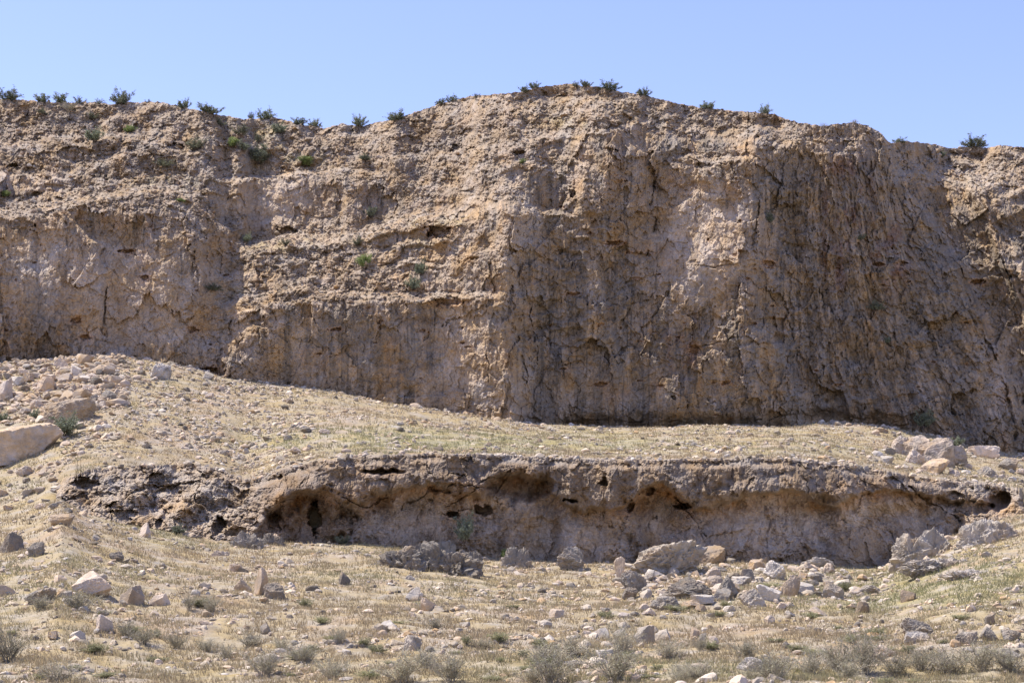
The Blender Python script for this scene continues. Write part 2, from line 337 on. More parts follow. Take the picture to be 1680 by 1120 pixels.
def features(px, py, wx, wy):
    off = np.zeros(px.shape); bx = px + wx * .6; by = py + wy * .6
    for pts, x0, x1, w_, st in BENCH:
        ly = lin(pts, bx); fade = sst(x0 - 5, x0 + 35, px) * sst(x1 + 5, x1 - 35, px)
        off += st * sst(w_, -w_, by - ly) * fade * (1 - .0 * py)
    for pts, amt, w_, rng_ in FOLD:
        p = np.array(pts, float); xl = np.interp(by, p[:, 1], p[:, 0]); y0, y1 = p[0, 1], p[-1, 1]
        if y0 > y1: p = p[::-1]; xl = np.interp(by, p[:, 1], p[:, 0]); y0, y1 = y1, y0
        fy = sst(y0 - 25, y0 + 20, py) * (sst(y1 + 30, y1 - 20, py) if y1 < 600 else 1); d = bx - xl
        off += amt * sst(-w_, w_, d) * sst(rng_ * 2, rng_ * .3, d) * fy
    return off
def cliff_depth(px, py):
    x = px * 90 / F; z = (HY - py) * 90 / F
    tal = np.zeros(px.shape)
    for cx, cy, rx, ry in TALUS: tal = np.maximum(tal, ell(px, py, cx, cy, rx, ry, 0.6))
    crest = lin(L_CREST, px)
    tal = np.maximum(tal, 0.8 * sst(75, 25, py - crest) * sst(1050, 980, px)); tal = np.maximum(tal, 0.7 * sst(26, 10, py - crest))
    tal = np.clip(tal + 0.6 * fbm(x * .5, z * .5, 5, 3, .6) * sst(700, 480, py), 0, 1)
    tal = sst(0.15, 0.9, tal)
    # domain warp + terraces
    wx = 18 * fbm(x * .25, z * .25, 3, 31) + 13 * fbm(x * .9, z * .5, 4, 32, .6)
    wyv = 26 * fbm(x * .22, z * .25, 3, 33) + 12 * fbm(x * .9, z * .9, 4, 34, .6)
    shear = sst(1270, 1500, px)
    q0 = 130 * fbm(x * .11, z * .08, 4, 35) + .16 * (px - 500) * sst(700, 400, px)
    t = (py + q0) / 47.0
    fr = t - np.floor(t); S = sst(0.70, 1.0, fr)
    pyq = (np.floor(t) + S) * 47.0 - q0
    region = tal; amt = region * (.05 + .42 * sst(-.1, .35, fbm(x * .25, z * .25, 3, 30)))
    def base_off(dyy):
        t = (py + dyy + q0) / 47.0; S = sst(0.68, 1.0, t - np.floor(t)); pq = (np.floor(t) + S) * 47.0 - q0
        return bil(CTAB, CXS, CYS, px + wx, (py + dyy) * (1 - amt) + pq * amt + wyv) + features(px, py + dyy, wx, wyv)
    off = base_off(0); slope = (base_off(-5) - base_off(5)) / (10 * 90 / F)      # metres back per metre up
    off = off + np.where(py > 300, (700 - py) * 0.0012, .48)
    tal = region * np.clip(.25 + sst(.35, 1.1, slope + .7 * fbm(x * .7, z * .7, 4, 29)), 0, 1)
    wall = 1 - tal * .85
    xs = x + shear * (z - 9) * 0.36
    wob = 0.7 * fbm(x * .4, z * .3, 4, 36)
    fl = ridged((xs + wob) * 0.55, z * 0.11, 5, 37, 0.6)
    fl2 = ridged((xs + wob) * 1.9, z * 0.42, 5, 38, 0.65)
    big = fbm(x * 0.16, z * 0.13, 4, 39)
    r1 = fbm(x * .8, z * .6, 6, 40, 0.6)
    f1, f2, hid = worley(xs * 0.75 + 0.8 * r1, z * 0.36 + 0.8 * big + .5 * r1, 44)
    edge = np.clip(1 - (f2 - f1) * 9, 0, 1)
    p1 = plates(fbm((xs + .3 * wob) * .9, z * .5, 5, 45, .6), 7, .3); p2 = plates(fbm(xs * 2.4, z * 1.3, 5, 46, .6), 6, .3)
    calm = sum(ell(px, py, *a, .6) for a in [(1165, 400, 100, 95), (430, 330, 90, 45), (230, 490, 130, 90), (60, 450, 70, 80), (740, 590, 90, 80), (560, 580, 120, 60), (1050, 640, 150, 40)])
    rf = 1 - .5 * np.clip(calm, 0, 1)
    ww = .45 * fbm(x * 1.1, z * .8, 4, 61, .6)
    fa = facets(xs * .55 + .8 * ww, z * .40 + ww * .6, 62); fb = facets(xs * 2.1 + 1.5 * ww, z * 1.6 - ww, 63); fc = facets(xs * 5 + 2 * ww, z * 4.2 + ww, 64)
    off += wall * rf * (-0.06 * fl - 0.04 * fl2 - 0.12 * r1 + (hid - .5) * 0.10 - .22 * p1 - .16 * p2 + .55 * fa + .24 * fb + .14 * fc) - .5 * big
    bed = perlin(x * 0.35 + .5 * r1, z * 0.9, 47) + 0.5 * perlin(x * 1.2, z * 2.3, 48) + .4 * r1
    off += wall * rf * 0.22 * sst(-.1, .1, bed) * sst(-.2, .4, fbm(x * .2, z * .2, 2, 49))
    p3 = plates(fbm(x * 1.6, z * 2.2, 5, 50, .65), 6, .3)
    off += tal * .8 * (-0.38 * r1 - 0.14 * ridged(x * 1.3, z * 2.2, 6, 55, .6) - .3 * p3 + .32 * facets(x * 1.5 + ww, z * 1.9 + ww, 65) + .24 * facets(x * 3.6 - ww, z * 4.6 + ww, 66) + .12 * facets(x * 8, z * 10, 67))
    off += (0.08 + .05 * tal) * fbm(x * 4, z * 3.2, 5, 57, .7) - 0.03 * ridged(xs * 6, z * 2.6, 4, 58, .6)
    edge = edge * sst(.0, .4, fbm(x * .5, z * .5, 2, 59))
    return off, tal, fl, fl2, r1, hid, xs, x, z, sst(.75, 1, edge)

def build_cliff():
    u = np.concatenate([-np.geomspace(1450, 520, 40), np.arange(-515, -42, 3.2), np.arange(-40, 1721, 1.2), np.arange(1723, 2195, 3.2), 1680 + np.geomspace(520, 1500, 40)])
    t = np.linspace(0, 1, 450)
    base = lin(L_BASE, u) + 14; crest = lin(L_CREST, u) + 3.5 * fbm(u * .03, 0 * u, 4, 3) + 3.0 * fbm(u * .12, 0 * u + 5, 4, 4)
    px = u[None] + 0 * t[:, None]; py = base[None] + (crest - base)[None] * t[:, None]
    off, tal, fl, fl2, r1, hid, xs, x, z, edge = cliff_depth(px, py)
    deep = np.zeros(px.shape)
    WX = 16 * fbm(x * .7, z * .7, 5, 77, .6); WY = 9 * fbm(x * .9, z * .9, 4, 78, .6)
    WM = np.clip(.7 + 1.6 * fbm(x * 1.2, z * 1.2, 4, 76), .05, 2); WD = sst(-.25, .25, fbm(x * .5, z * .7, 3, 75))
    for pts, wd, dp in CRACKS:
        d = polyline_dist(px + WX, py + WY, pts)
        wv = wd * WM; m = sst(wv * 1.1, wv * .1, d) * WD; off += dp * .45 * m; deep = np.maximum(deep, m * .6)
        side = sst(14, 0, d) * WD; off -= .10 * side * np.sign(px + WX - pts[0][0])
    rng = np.random.default_rng(11)
    pits = [(345, 608, 14, 7, 1.2), (237, 455, 7, 4, .5), (125, 525, 8, 6, .5), (140, 553, 9, 5, .5), (315, 540, 9, 5, .6), (207, 412, 12, 3, .5),
            (290, 240, 14, 7, .8), (470, 378, 16, 7, .9), (720, 380, 18, 10, 1.3), (22, 272, 10, 5, .7), (748, 243, 8, 8, .6), (850, 250, 12, 4, .7),
            (60, 318, 10, 5, .6), (1008, 398, 14, 4, .6), (1190, 628, 8, 4, .4), (1140, 572, 8, 9, .6), (940, 482, 10, 3, .4), (985, 630, 10, 4, .5),
            (1440, 433, 9, 4, .6), (1478, 432, 9, 4, .6), (1605, 462, 9, 5, .7), (1262, 432, 9, 6, .5), (735, 493, 24, 8, .7), (550, 540, 10, 3, .5)]
    bands = [(600, 1250, 520, 570, 26), (1200, 1680, 400, 660, 26), (850, 1250, 570, 690, 8), (0, 840, 400, 640, 16), (850, 1250, 300, 520, 8)]
    for x0, x1, y0, y1, n in bands:
        for _ in range(n):
            pits.append((rng.uniform(x0, x1), rng.uniform(y0, y1), rng.uniform(1.5, 5.5), rng.uniform(1, 2.6), rng.uniform(.15, .45)))
    halo = np.zeros(px.shape)
    nz = 1.3 * fbm(x * 3.0, z * 4.0, 5, 79, .65)
    for cx, cy, rx, ry, dp in pits:
        c0, c1 = np.searchsorted(u, [cx - rx * 2.6, cx + rx * 2.6]); s = slice(c0, c1); dp *= .7
        q = np.hypot((px[:, s] - cx) / rx, (py[:, s] - cy) / np.where(py[:, s] < cy, ry * .8, ry)) + nz[:, s]
        off[:, s] += dp * sst(1.15, .7, q); halo[:, s] = np.maximum(halo[:, s], sst(1.9, 1.0, q))
    # undercut at foot of the wall
    ub = sst(30, 0, base[None] - 14 - py) * sst(880, 960, px) * sst(1560, 1450, px)
    off += 0.9 * ub
    Y0 = lin(Y_BASE, u)[None] - bil(CTAB, CXS, CYS, u, 0 * u + 720)[None]
    Y = Y0 + off
    # foot stays at the terrain, crest rounded
    X = (px - CX) / F * Y; Z = hz(py, Y)
    # behind the crest
    nb = 34; k = np.linspace(0, 1, nb + 1)[1:, None]
    dY = 0.15 + 45 * k ** 2.2
    Yb = Y[-1:] + dY; Xb = X[-1:] * (1 + 0 * dY); Zb = Z[-1:] - 0.05 - 0.17 * dY + 0.25 * fbm(Xb * .8, Yb * .8, 3, 80) * np.minimum(dY, 1)
    # pigments
    n1 = fbm(x * .25, z * .2, 4, 81); n2 = fbm(x * 1.1, z * .8, 5, 82); st = fbm(xs * 1.6, z * 0.16, 5, 83, .6); st2 = fbm(xs * 5, z * .5, 4, 84, .6)
    c = mix(BROWN + 0 * px[..., None], TAN, np.clip(.55 + 1.1 * n1 + .7 * n2 + .5 * (hid - .5), 0, 1))
    c = mix(c, ORANGE, .35 * sst(.12, .45, fbm(x * .9, z * .6, 4, 85)))
    wobc = fbm(x * .6, z * .6, 3, 90)
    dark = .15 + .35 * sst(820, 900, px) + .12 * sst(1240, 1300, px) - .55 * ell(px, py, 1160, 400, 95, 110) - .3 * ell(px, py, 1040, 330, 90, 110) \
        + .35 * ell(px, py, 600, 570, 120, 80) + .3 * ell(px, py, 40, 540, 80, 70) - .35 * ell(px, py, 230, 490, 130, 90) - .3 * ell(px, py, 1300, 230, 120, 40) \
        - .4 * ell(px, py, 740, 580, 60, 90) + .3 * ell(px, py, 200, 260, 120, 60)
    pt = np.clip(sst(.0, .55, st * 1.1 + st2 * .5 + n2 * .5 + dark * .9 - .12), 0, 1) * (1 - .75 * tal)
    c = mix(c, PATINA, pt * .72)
    vs = fbm(xs * 7 + .8 * wobc, z * .28, 4, 87, .6) + .5 * fbm(xs * 2.5, z * .12, 3, 88)
    c = mix(c, PATINA * .8, sst(.12, .42, vs) * (1 - tal) * sst(-.2, .3, fbm(x * .3, z * .3, 3, 89) + dark * .5) * .88)
    for cx, cy, rx, ry, a in [(1170, 385, 75, 65, .75), (430, 325, 70, 35, .7), (240, 500, 120, 80, .35), (60, 450, 70, 60, .35), (1640, 600, 40, 75, .5), (1335, 690, 75, 9, .9),
                              (110, 420, 80, 40, .3), (40, 295, 60, 16, .6), (740, 600, 60, 70, .35), (860, 375, 25, 35, .6), (1500, 350, 20, 25, .4), (1600, 300, 50, 30, .5)]:
        c = mix(c, PALE, a * ell(px, py, cx, cy, rx, ry, .6) * np.clip(.7 + 1.3 * n2 + .6 * st, 0, 1))
    for cx, cy, rx, ry in [(1390, 330, 40, 90), (1460, 420, 30, 60), (1370, 430, 20, 50), (1120, 560, 25, 50)]:
        c = mix(c, RED, .5 * ell(px, py, cx, cy, rx, ry, .7) * sst(-.1, .4, st + n2))
    c = mix(c, ORANGE, .7 * halo * (1 - tal)); c = mix(c, PATINA, .2 * edge * (1 - tal)); c = mix(c, PATINA, .3 * deep)
    gr = np.clip(tal * (.65 + .8 * n2), 0, 1)
    c = mix(c, GREY * .50 + BROWN * .30, gr * .75)
    # dry grass on benches
    gb = sum(ell(px, py, *a, .5) for a in [(470, 400, 70, 12), (720, 362, 70, 10), (960, 200, 70, 10), (450, 222, 40, 20), (280, 300, 70, 12), (640, 400, 60, 12), (500, 262, 40, 12), (420, 478, 40, 8)])
    c = mix(c, STRAW * 1.05, np.clip(gb, 0, 1) * sst(-.1, .25, n2) * .8)
    c = c * (1 + .30 * fbm(x * 6, z * 5, 4, 86, .65))[..., None]; c = mix(c, PATINA * .6, sst(.22, .5, fbm(xs * 3.2, z * 1.6, 5, 91, .65)) * .6)
    c = mix(c, PALE, sst(.28, .55, fbm(xs * 2.6, z * 1.8, 5, 92, .65)) * .45)
    Xa = np.concatenate([X, Xb]); Ya = np.concatenate([Y, Yb]); Za = np.concatenate([Z, Zb])
    ca = np.concatenate([c, np.repeat(c[-1:], nb, 0)])
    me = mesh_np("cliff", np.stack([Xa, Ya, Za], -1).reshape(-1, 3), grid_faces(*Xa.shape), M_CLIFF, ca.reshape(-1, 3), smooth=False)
    tag(link("cliff", me), kind="structure")
    return dict(u=u, px=px, py=py, X=X, Y=Y, Z=Z, tal=tal, crest=crest)
CL = build_cliff()
def cliff_spot(px, py):
    j = int(np.clip(np.searchsorted(CL['u'], px), 0, len(CL['u']) - 1))
    i = int(np.argmin(np.abs(CL['py'][:, j] - py)))
    return CL['X'][i, j], CL['Y'][i, j], CL['Z'][i, j]

# ---------------------------------------------------------------- lower rock ledge
# arch-topped hollows: centre, half sizes, depth, flat-bottom factor
HOLLOWS = [(512, 862, 76, 56, 1.6, 3.0), (516, 848, 10, 26, 1.9, 1.0), (449, 856, 12, 14, .7, 1.5), (625, 772, 40, 6, 1.1, 1.0), (848, 795, 56, 24, 1.6, 1.2), (793, 836, 14, 9, 1.0, 1.1),
           (745, 842, 11, 6, .9, 1.1), (992, 790, 9, 7, .7, .7), (935, 820, 11, 4, .8, 1), (1078, 850, 62, 56, 1.2, 1.6),
           (1066, 803, 9, 7, .7, 1), (1121, 831, 13, 7, 1.1, 1), (1034, 832, 6, 10, .7, 1), (1322, 842, 66, 34, 1.0, 3.0), (1640, 822, 20, 17, 1.4, 1.2), (1612, 832, 16, 9, .8, 1.2), (361, 860, 14, 13, 1.0, 1.3),
           (401, 886, 7, 6, .8, 1), (690, 852, 130, 46, .9, 3), (1490, 850, 60, 26, .5, 3), (270, 815, 30, 22, .5, 1.6),
           (620, 826, 50, 14, .4, 2), (1560, 818, 26, 10, .5, 1.5), (730, 800, 30, 8, .4, 1.2), (140, 795, 24, 8, .5, 1.2), (890, 868, 30, 26, .3, 2)]
def build_ledge():
    u = np.concatenate([np.arange(62, 1700, 1.15)]); t = np.linspace(0, 1, 215)
    yf = lin(Y_FOOT, u); yt = yf + lin(Y_TOPO, u)
    rough0 = sst(480, 380, u)
    top = lin(L_TOP, u) + 2.2 * fbm(u * .06, 0 * u, 4, 101) + rough0 * 7 * fbm(u * .03, 0 * u, 4, 102); foot = lin(L_FOOT, u) + 9
    endm = sst(64, 110, u) * sst(1698, 1668, u)
    top = foot - 4 + (top - foot + 4) * np.maximum(endm, 0.02)
    px = u[None] + 0 * t[:, None]; py = foot[None] + (top - foot)[None] * t[:, None]
    x = px * 61 / F; z = (HY - py) * 61 / F
    rg = sst(470, 380, px) + sst(1480, 1600, px) * .6
    rg = np.clip(rg + .7 * sst(14, 3, py - top[None]), 0, 1)
    r1 = fbm(x * .9, z * .9, 5, 103, .55); big = fbm(x * .3, z * .25, 3, 104)
    shear = sst(1250, 1450, px)
    xs = x + shear * (z - 3) * .55
    fl = ridged((xs + .3 * r1) * 1.3, z * .45, 4, 105, .55)
    f1, f2, hid = worley(x * 1.5 + .5 * r1, z * 1.3, 106); edge = np.clip(1 - (f2 - f1) * 9, 0, 1)
    sw = worley(x * 3.2 + r1, z * 3.6, 107)
    tt = t[:, None]
    prof = np.where(rg > 0, 0, 0) + tt
    lipm = sst(.55, .75, tt) * (1 - rg)
    Y = yf[None] + (yt - yf)[None] * (rg * tt + (1 - rg) * tt ** 1.6) 
    Y = Y - .45 * lipm * (1 - .6 * sst(1400, 1600, px)) - .6 * big
    Y += (1 - rg) * (-.16 * fl - .26 * r1 + .08 * (hid - .5) - .2 * plates(fbm(xs * 1.2, z * .7, 5, 98, .6), 7, .3) + .20 * facets(xs * 1.6 + r1, z * 1.1 + r1, 94) + .09 * facets(xs * 4 + r1, z * 3 + r1, 93))
    Y += rg * (-.6 * r1 - .2 * ridged(x * 1.1 + .5 * z, z * 1.6, 4, 108) + .55 * facets(x * 1.1 + r1 + .5 * z, z * 1.5 + r1, 92) + .22 * facets(x * 2.8 + r1, z * 3.6, 91) - .3 * plates(fbm(x * 1.8 - z, z * 2.2, 5, 97, .65), 6, .3) - .12 * ridged(x * 5, z * 6, 3, 96, .6))
    Y += .11 * fbm(x * 5, z * 5, 5, 109, .7) - .03 * ridged(xs * 8, z * 4, 3, 110)
    n7 = fbm(x * 2, z * 2, 3, 116)
    nzs = .9 * fbm(x * 4.5, z * 5, 4, 115, .6)
    rec = np.zeros(px.shape); nz = .6 * fbm(x * 1.4, z * 1.4, 5, 111, .6)
    for cx, cy, rx, ry, dp, fb in HOLLOWS:
        c0, c1 = np.searchsorted(u, [cx - rx * 2, cx + rx * 2]); s = slice(c0, c1)
        dy = py[:, s] - cy
        q = np.hypot((px[:, s] - cx + 9 * r1[:, s]) / rx, (dy + 8 * n7[:, s]) / np.where(dy < 0, ry, ry * fb)) + (nz[:, s] if rx > 15 else nzs[:, s])
        Y[:, s] += dp * (sst(1.15, .25, q) if rx > 30 else sst(1.12, .7, q)); rec[:, s] = np.maximum(rec[:, s], sst(1.3, .9, q) * min(1, dp))
    for pts, wd, dp in [([(1098, 800), (1115, 835), (1135, 855), (1165, 878)], 2.2, .5), ([(840, 770), (760, 812), (735, 830)], 1.8, .35), ([(655, 840), (700, 800), (760, 795), (815, 805)], 2.2, .35),
                        ([(730, 845), (760, 835), (790, 838)], 1.6, .3), ([(700, 775), (735, 780), (770, 776)], 1.5, .4), ([(175, 835), (230, 800), (330, 790)], 3, .5),
                        ([(560, 815), (600, 832), (640, 815)], 2, .4), ([(1490, 800), (1545, 835), (1570, 850)], 2.5, .5)]:
        lm = np.clip(.7 + 1.8 * fbm(x * 1.6, z * 1.6, 4, 114), .05, 2); d = polyline_dist(px + 22 * r1, py + 16 * fbm(x * 1.1, z * 1.1, 5, 112, .6), pts); Y += dp * .7 * sst(wd * 1.1 * lm, wd * .2 * lm, d); rec = np.maximum(rec, .3 * sst(wd * 2.5, wd, d))
    LIP = [(380, 900), (430, 858), (462, 822), (500, 803), (540, 808), (562, 828), (600, 826), (640, 806), (700, 790), (750, 808), (790, 812), (812, 785), (850, 776), (890, 790), (915, 824), (960, 836), (1025, 832), (1050, 800), (1085, 793),
           (1110, 812), (1140, 838), (1200, 820), (1265, 806), (1300, 804), (1330, 816), (1365, 832), (1400, 812), (1460, 802), (1520, 812), (1600, 824), (1700, 840)]
    yl = lin(LIP, px + 14 * r1) + 9 * n7; below = sst(-3, 5, py - yl) * sst(400, 440, px) * sst(1640, 1560, px)
    Y += .62 * below * (1 - .55 * sst(10, 90, py - yl)); Y -= .22 * sst(26, 2, np.abs(py - yl + 8)) * (1 - below) * sst(400, 440, px) * sst(1640, 1560, px)
    X = (px - CX) / F * Y; Z = hz(py, Y)
    yb = lin(Y_BASE, u); zt = Z[-1]; sl = (hz(lin(L_BASE, u), yb) - hz(lin(L_TOP, u), yt)) / (yb - yt)
    nb = 44; k = np.linspace(0, 1, nb + 1)[1:, None]; dY = 4.6 * k ** 1.3
    Yb = Y[-1:] + dY
    zter = ground_z(X[-1:] * (Yb / Y[-1:]), np.maximum(Yb, (yt + 3.3)[None]), True) - sl[None] * np.maximum((yt + 3.3)[None] - Yb, 0)
    kk = sst(0, .35, k)
    endk = (1 - endm)[None]
    Zb = (zt[None] + sl[None] * dY) * (1 - kk) + zter * kk + .05 * (1 - k) - .14 * sst(.6, 1, k) + .10 * (1 - k) * fbm(X[-1:] * 1.5 + 0 * dY, Yb * 1.5, 4, 113)
    Zb = Zb - .8 * endk
    Xb = X[-1:] * (Yb / Y[-1:])
    n2 = fbm(x * 1.3, z * 1.1, 5, 121); st = fbm(xs * 2.2, z * .3, 5, 122, .6)
    c = mix(BROWN + 0 * px[..., None], TAN, np.clip(.45 + .9 * n2, 0, 1))
    up = sst(.45, .75, tt + .25 * fbm(x * .6, z * .6, 4, 123))
    c = c * 1.12; c = mix(c, PATINA * 1.35, np.clip(.1 + .5 * up + 1.0 * st, 0, 1) * .6)
    pale = sum(a * ell(px, py, cx, cy, rx, ry, .6) for cx, cy, rx, ry, a in [(700, 845, 110, 38, .9), (620, 850, 50, 40, .5), (800, 815, 60, 25, .5), (1080, 860, 60, 40, .6), (1240, 850, 90, 60, .6),
          (1340, 850, 70, 40, .7), (850, 800, 30, 14, .6), (1420, 830, 60, 30, .6), (270, 820, 25, 20, .6), (970, 860, 50, 40, .3), (320, 868, 20, 20, .8)])
    c = mix(c, PALE * 1.12, np.clip(pale * (.9 + 1.2 * n2), 0, 1) * .9)
    orr = np.clip(sum(ell(px, py, cx, cy, rx, ry, .6) for cx, cy, rx, ry in [(845, 788, 55, 18), (600, 815, 60, 16), (510, 812, 60, 16), (490, 850, 60, 34), (1080, 815, 50, 20), (1310, 825, 50, 14), (760, 800, 60, 14), (1010, 835, 60, 16), (1440, 800, 90, 18), (620, 778, 40, 8), (1640, 825, 24, 20)]) * (.7 + n2), 0, 1)
    c = mix(c, ORANGE, orr * .85)
    crust = (1 - below) * sst(400, 450, px) * sst(1660, 1560, px)
    c = mix(c, PATINA * np.array([1.25, 1.15, 1.08]), np.clip(crust * (.62 + .9 * st + .4 * n2), 0, .85))
    c = mix(c, ORANGE * 1.1, below * sst(34, 3, py - yl) * np.clip(.6 + 1.3 * n2, 0, 1) * .75)
    c = mix(c, PALE * 1.05, below * sst(14, 40, py - yl) * sst(110, 50, py - yl) * np.clip(.35 + 1.3 * n2, 0, 1) * .7)
    c = mix(c, GREY * 1.1, np.clip(rg * (.5 + .9 * n2), 0, 1) * .7)
    c = c * (1 + .30 * fbm(x * 8, z * 8, 4, 124, .65))[..., None]; c = mix(c, PATINA * .7, sst(.22, .5, fbm(xs * 4, z * 2.4, 5, 126, .65)) * .5)
    cb = mix(np.repeat(c[-1:], nb, 0), STRAW * .8 + DIRT * .2, np.clip(sst(.02, .3, k) * (1 + .9 * fbm(Xb, Yb, 4, 125)), 0, 1) * np.ones_like(Xb))
    me = mesh_np("rock_ledge", np.stack([np.concatenate([X, Xb]), np.concatenate([Y, Yb]), np.concatenate([Z, Zb])], -1).reshape(-1, 3),
                 grid_faces(len(t) + nb, len(u)), M_LEDGE, np.concatenate([c, cb]).reshape(-1, 3), smooth=False)
    tag(link("rock_ledge", me), kind="structure")
    return dict(u=u, X=X, Y=Y, Z=Z, top=top, py=py, Yb=Yb, Zb=Zb)
LG = build_ledge()
def ledge_spot(px, py):
    j = int(np.clip(np.searchsorted(LG['u'], px), 0, len(LG['u']) - 1)); i = int(np.argmin(np.abs(LG['py'][:, j] - py)))
    return LG['X'][i, j], LG['Y'][i, j], LG['Z'][i, j]

# ---------------------------------------------------------------- stones
def ico(level):
    p = (1 + 5 ** .5) / 2
    v = [(-1, p, 0), (1, p, 0), (-1, -p, 0), (1, -p, 0), (0, -1, p), (0, 1, p), (0, -1, -p), (0, 1, -p), (p, 0, -1), (p, 0, 1), (-p, 0, -1), (-p, 0, 1)]
    f = [(0, 11, 5), (0, 5, 1), (0, 1, 7), (0, 7, 10), (0, 10, 11), (1, 5, 9), (5, 11, 4), (11, 10, 2), (10, 7, 6), (7, 1, 8), (3, 9, 4), (3, 4, 2), (3, 2, 6), (3, 6, 8), (3, 8, 9), (4, 9, 5), (2, 4, 11), (6, 2, 10), (8, 6, 7), (9, 8, 1)]
    v = [np.array(a) / math.hypot(*a) for a in v]
    for _ in range(level):
        cache = {}; nf = []
        def mid(a, b):
            k = (min(a, b), max(a, b))
            if k not in cache:
                m = v[a] + v[b]; v.append(m / np.linalg.norm(m)); cache[k] = len(v) - 1
            return cache[k]
        for a, b, c in f:
            ab, bc, ca = mid(a, b), mid(b, c), mid(c, a); nf += [(a, ab, ca), (b, bc, ab), (c, ca, bc), (ab, bc, ca)]
        f = nf
    return np.array(v), np.array(f)
ICO = {l: ico(l) for l in (1, 2, 4, 5)}
def n3(p, s, f): return perlin3(p * f + 7.3, s)
def rock_shape(level, seed, planes=14, rough=.05, pitted=0.0, boxy=False, asp=(1, 1, 1)):
    """unit rock: half extents 1, angular facets from cutting planes"""
    rng = np.random.default_rng(seed); v, f = ICO[level]
    nrm = rng.normal(size=(planes, 3)); nrm /= np.linalg.norm(nrm, axis=1)[:, None]
    d = rng.uniform(.55, 1.0, planes)
    if boxy:
        th = rng.uniform(0, 1.5); tl = rng.normal(0, .12, 2); cs, sn = math.cos(th), math.sin(th)
        ax = np.array([(cs, sn, tl[0]), (-sn, cs, tl[1]), (-tl[0], -tl[1], 1)]) ; ax /= np.linalg.norm(ax, axis=1)[:, None]
        nrm = np.concatenate([ax + rng.normal(0, .22, (3, 3)), -ax + rng.normal(0, .22, (3, 3)), nrm[:7]]); nrm /= np.linalg.norm(nrm, axis=1)[:, None]
        d = np.concatenate([rng.uniform(.6, .85, 6), rng.uniform(.72, .98, min(7, len(nrm) - 6))])
    q = v @ nrm.T; r = np.where(q > .08, d[None] / np.maximum(q, .08), 9).min(1); r = np.minimum(r, 1.5)
    if pitted >= .03: r = .75 * r + .23 if pitted < .09 else 0 * r + 1
    p = v * r[:, None]
    if level > 1:
        A = np.array(asp); pn = p * A
        p = p * (1 + rough * (n3(pn, seed, 1.7) + .6 * n3(pn, seed + 9, 4.1) + .5 * n3(pn, seed + 17, 9) + .3 * n3(pn, seed + 19, 19)))[:, None]
        if pitted:
            wq = pn + .25 * np.stack([n3(pn, seed + 41, 2), n3(pn, seed + 42, 2), n3(pn, seed + 43, 2)], 1)
            k = sum(a * (np.abs(n3(wq, seed + 31 * i, fq)) * 2.4 - .5) for i, (a, fq) in enumerate([(1, 1.9), (.75, 4.3), (.5, 9), (.35, 19)]))
            k = k + 1.1 * plates(n3(wq, seed + 5, 1.6), 4, .3)
            p = p * (1 - pitted * .9 * k)[:, None]
            if pitted >= .09: p = p * (1 + .30 * n3(wq, seed + 3, 1.3) + .34 * (np.abs(n3(wq, seed + 4, 2.6)) - .25) - .22 * (np.abs(n3(wq, seed + 6, 6)) - .2) - .12 * (np.abs(n3(wq, seed + 8, 13)) - .2))[:, None]
    ext = np.abs(p).max(0); return p / ext, f
def merged(name, pos, size, cols, seeds, level=1, squash=(.45, .85), mat=None, nproto=24, sink=.36):
    """many loose stones as one mesh. pos (N,3), size (N,), cols (N,3)"""
    rng = np.random.default_rng(99 + len(pos)); protos = [rock_shape(level, 500 + k, 5 + k % 4) for k in range(nproto)]
    pv = np.stack([p for p, _ in protos]); f = protos[0][1]; n = len(pos)
    k = rng.integers(0, nproto, n); sc = np.stack([rng.uniform(.75, 1.3, n), rng.uniform(.7, 1.2, n), rng.uniform(*squash, n)], 1) * size[:, None] * .5
    a = rng.uniform(0, 6.28, n); tl = rng.normal(0, .3, n)
    v = pv[k] * sc[:, None]
    y = v[..., 1] * np.cos(tl)[:, None] - v[..., 2] * np.sin(tl)[:, None]; z = v[..., 1] * np.sin(tl)[:, None] + v[..., 2] * np.cos(tl)[:, None]; x = v[..., 0]
    X = x * np.cos(a)[:, None] - y * np.sin(a)[:, None]; Yv = x * np.sin(a)[:, None] + y * np.cos(a)[:, None]
    co = np.stack([X, Yv, z + (sc[:, 2] * (1 - 2 * sink))[:, None]], -1) + pos[:, None]
    fa = f[None] + (np.arange(n) * v.shape[1])[:, None, None]
    c = np.repeat(cols[:, None], v.shape[1], 1)
    return mesh_np(name, co.reshape(-1, 3), fa.reshape(-1, 3), mat or M_STUFF, c.reshape(-1, 3))
def stone_cols(n, rng):
    pal = np.array([WHITE, PALE, GREY, GREY * .75, TAN, GREY * .5, PALE * .85]); w_ = np.array([.2, .2, .22, .14, .1, .06, .08])
    return pal[rng.choice(len(pal), n, p=w_)] * np.array([1.0, .97, .92]) * rng.uniform(.8, 1.15, (n, 1))

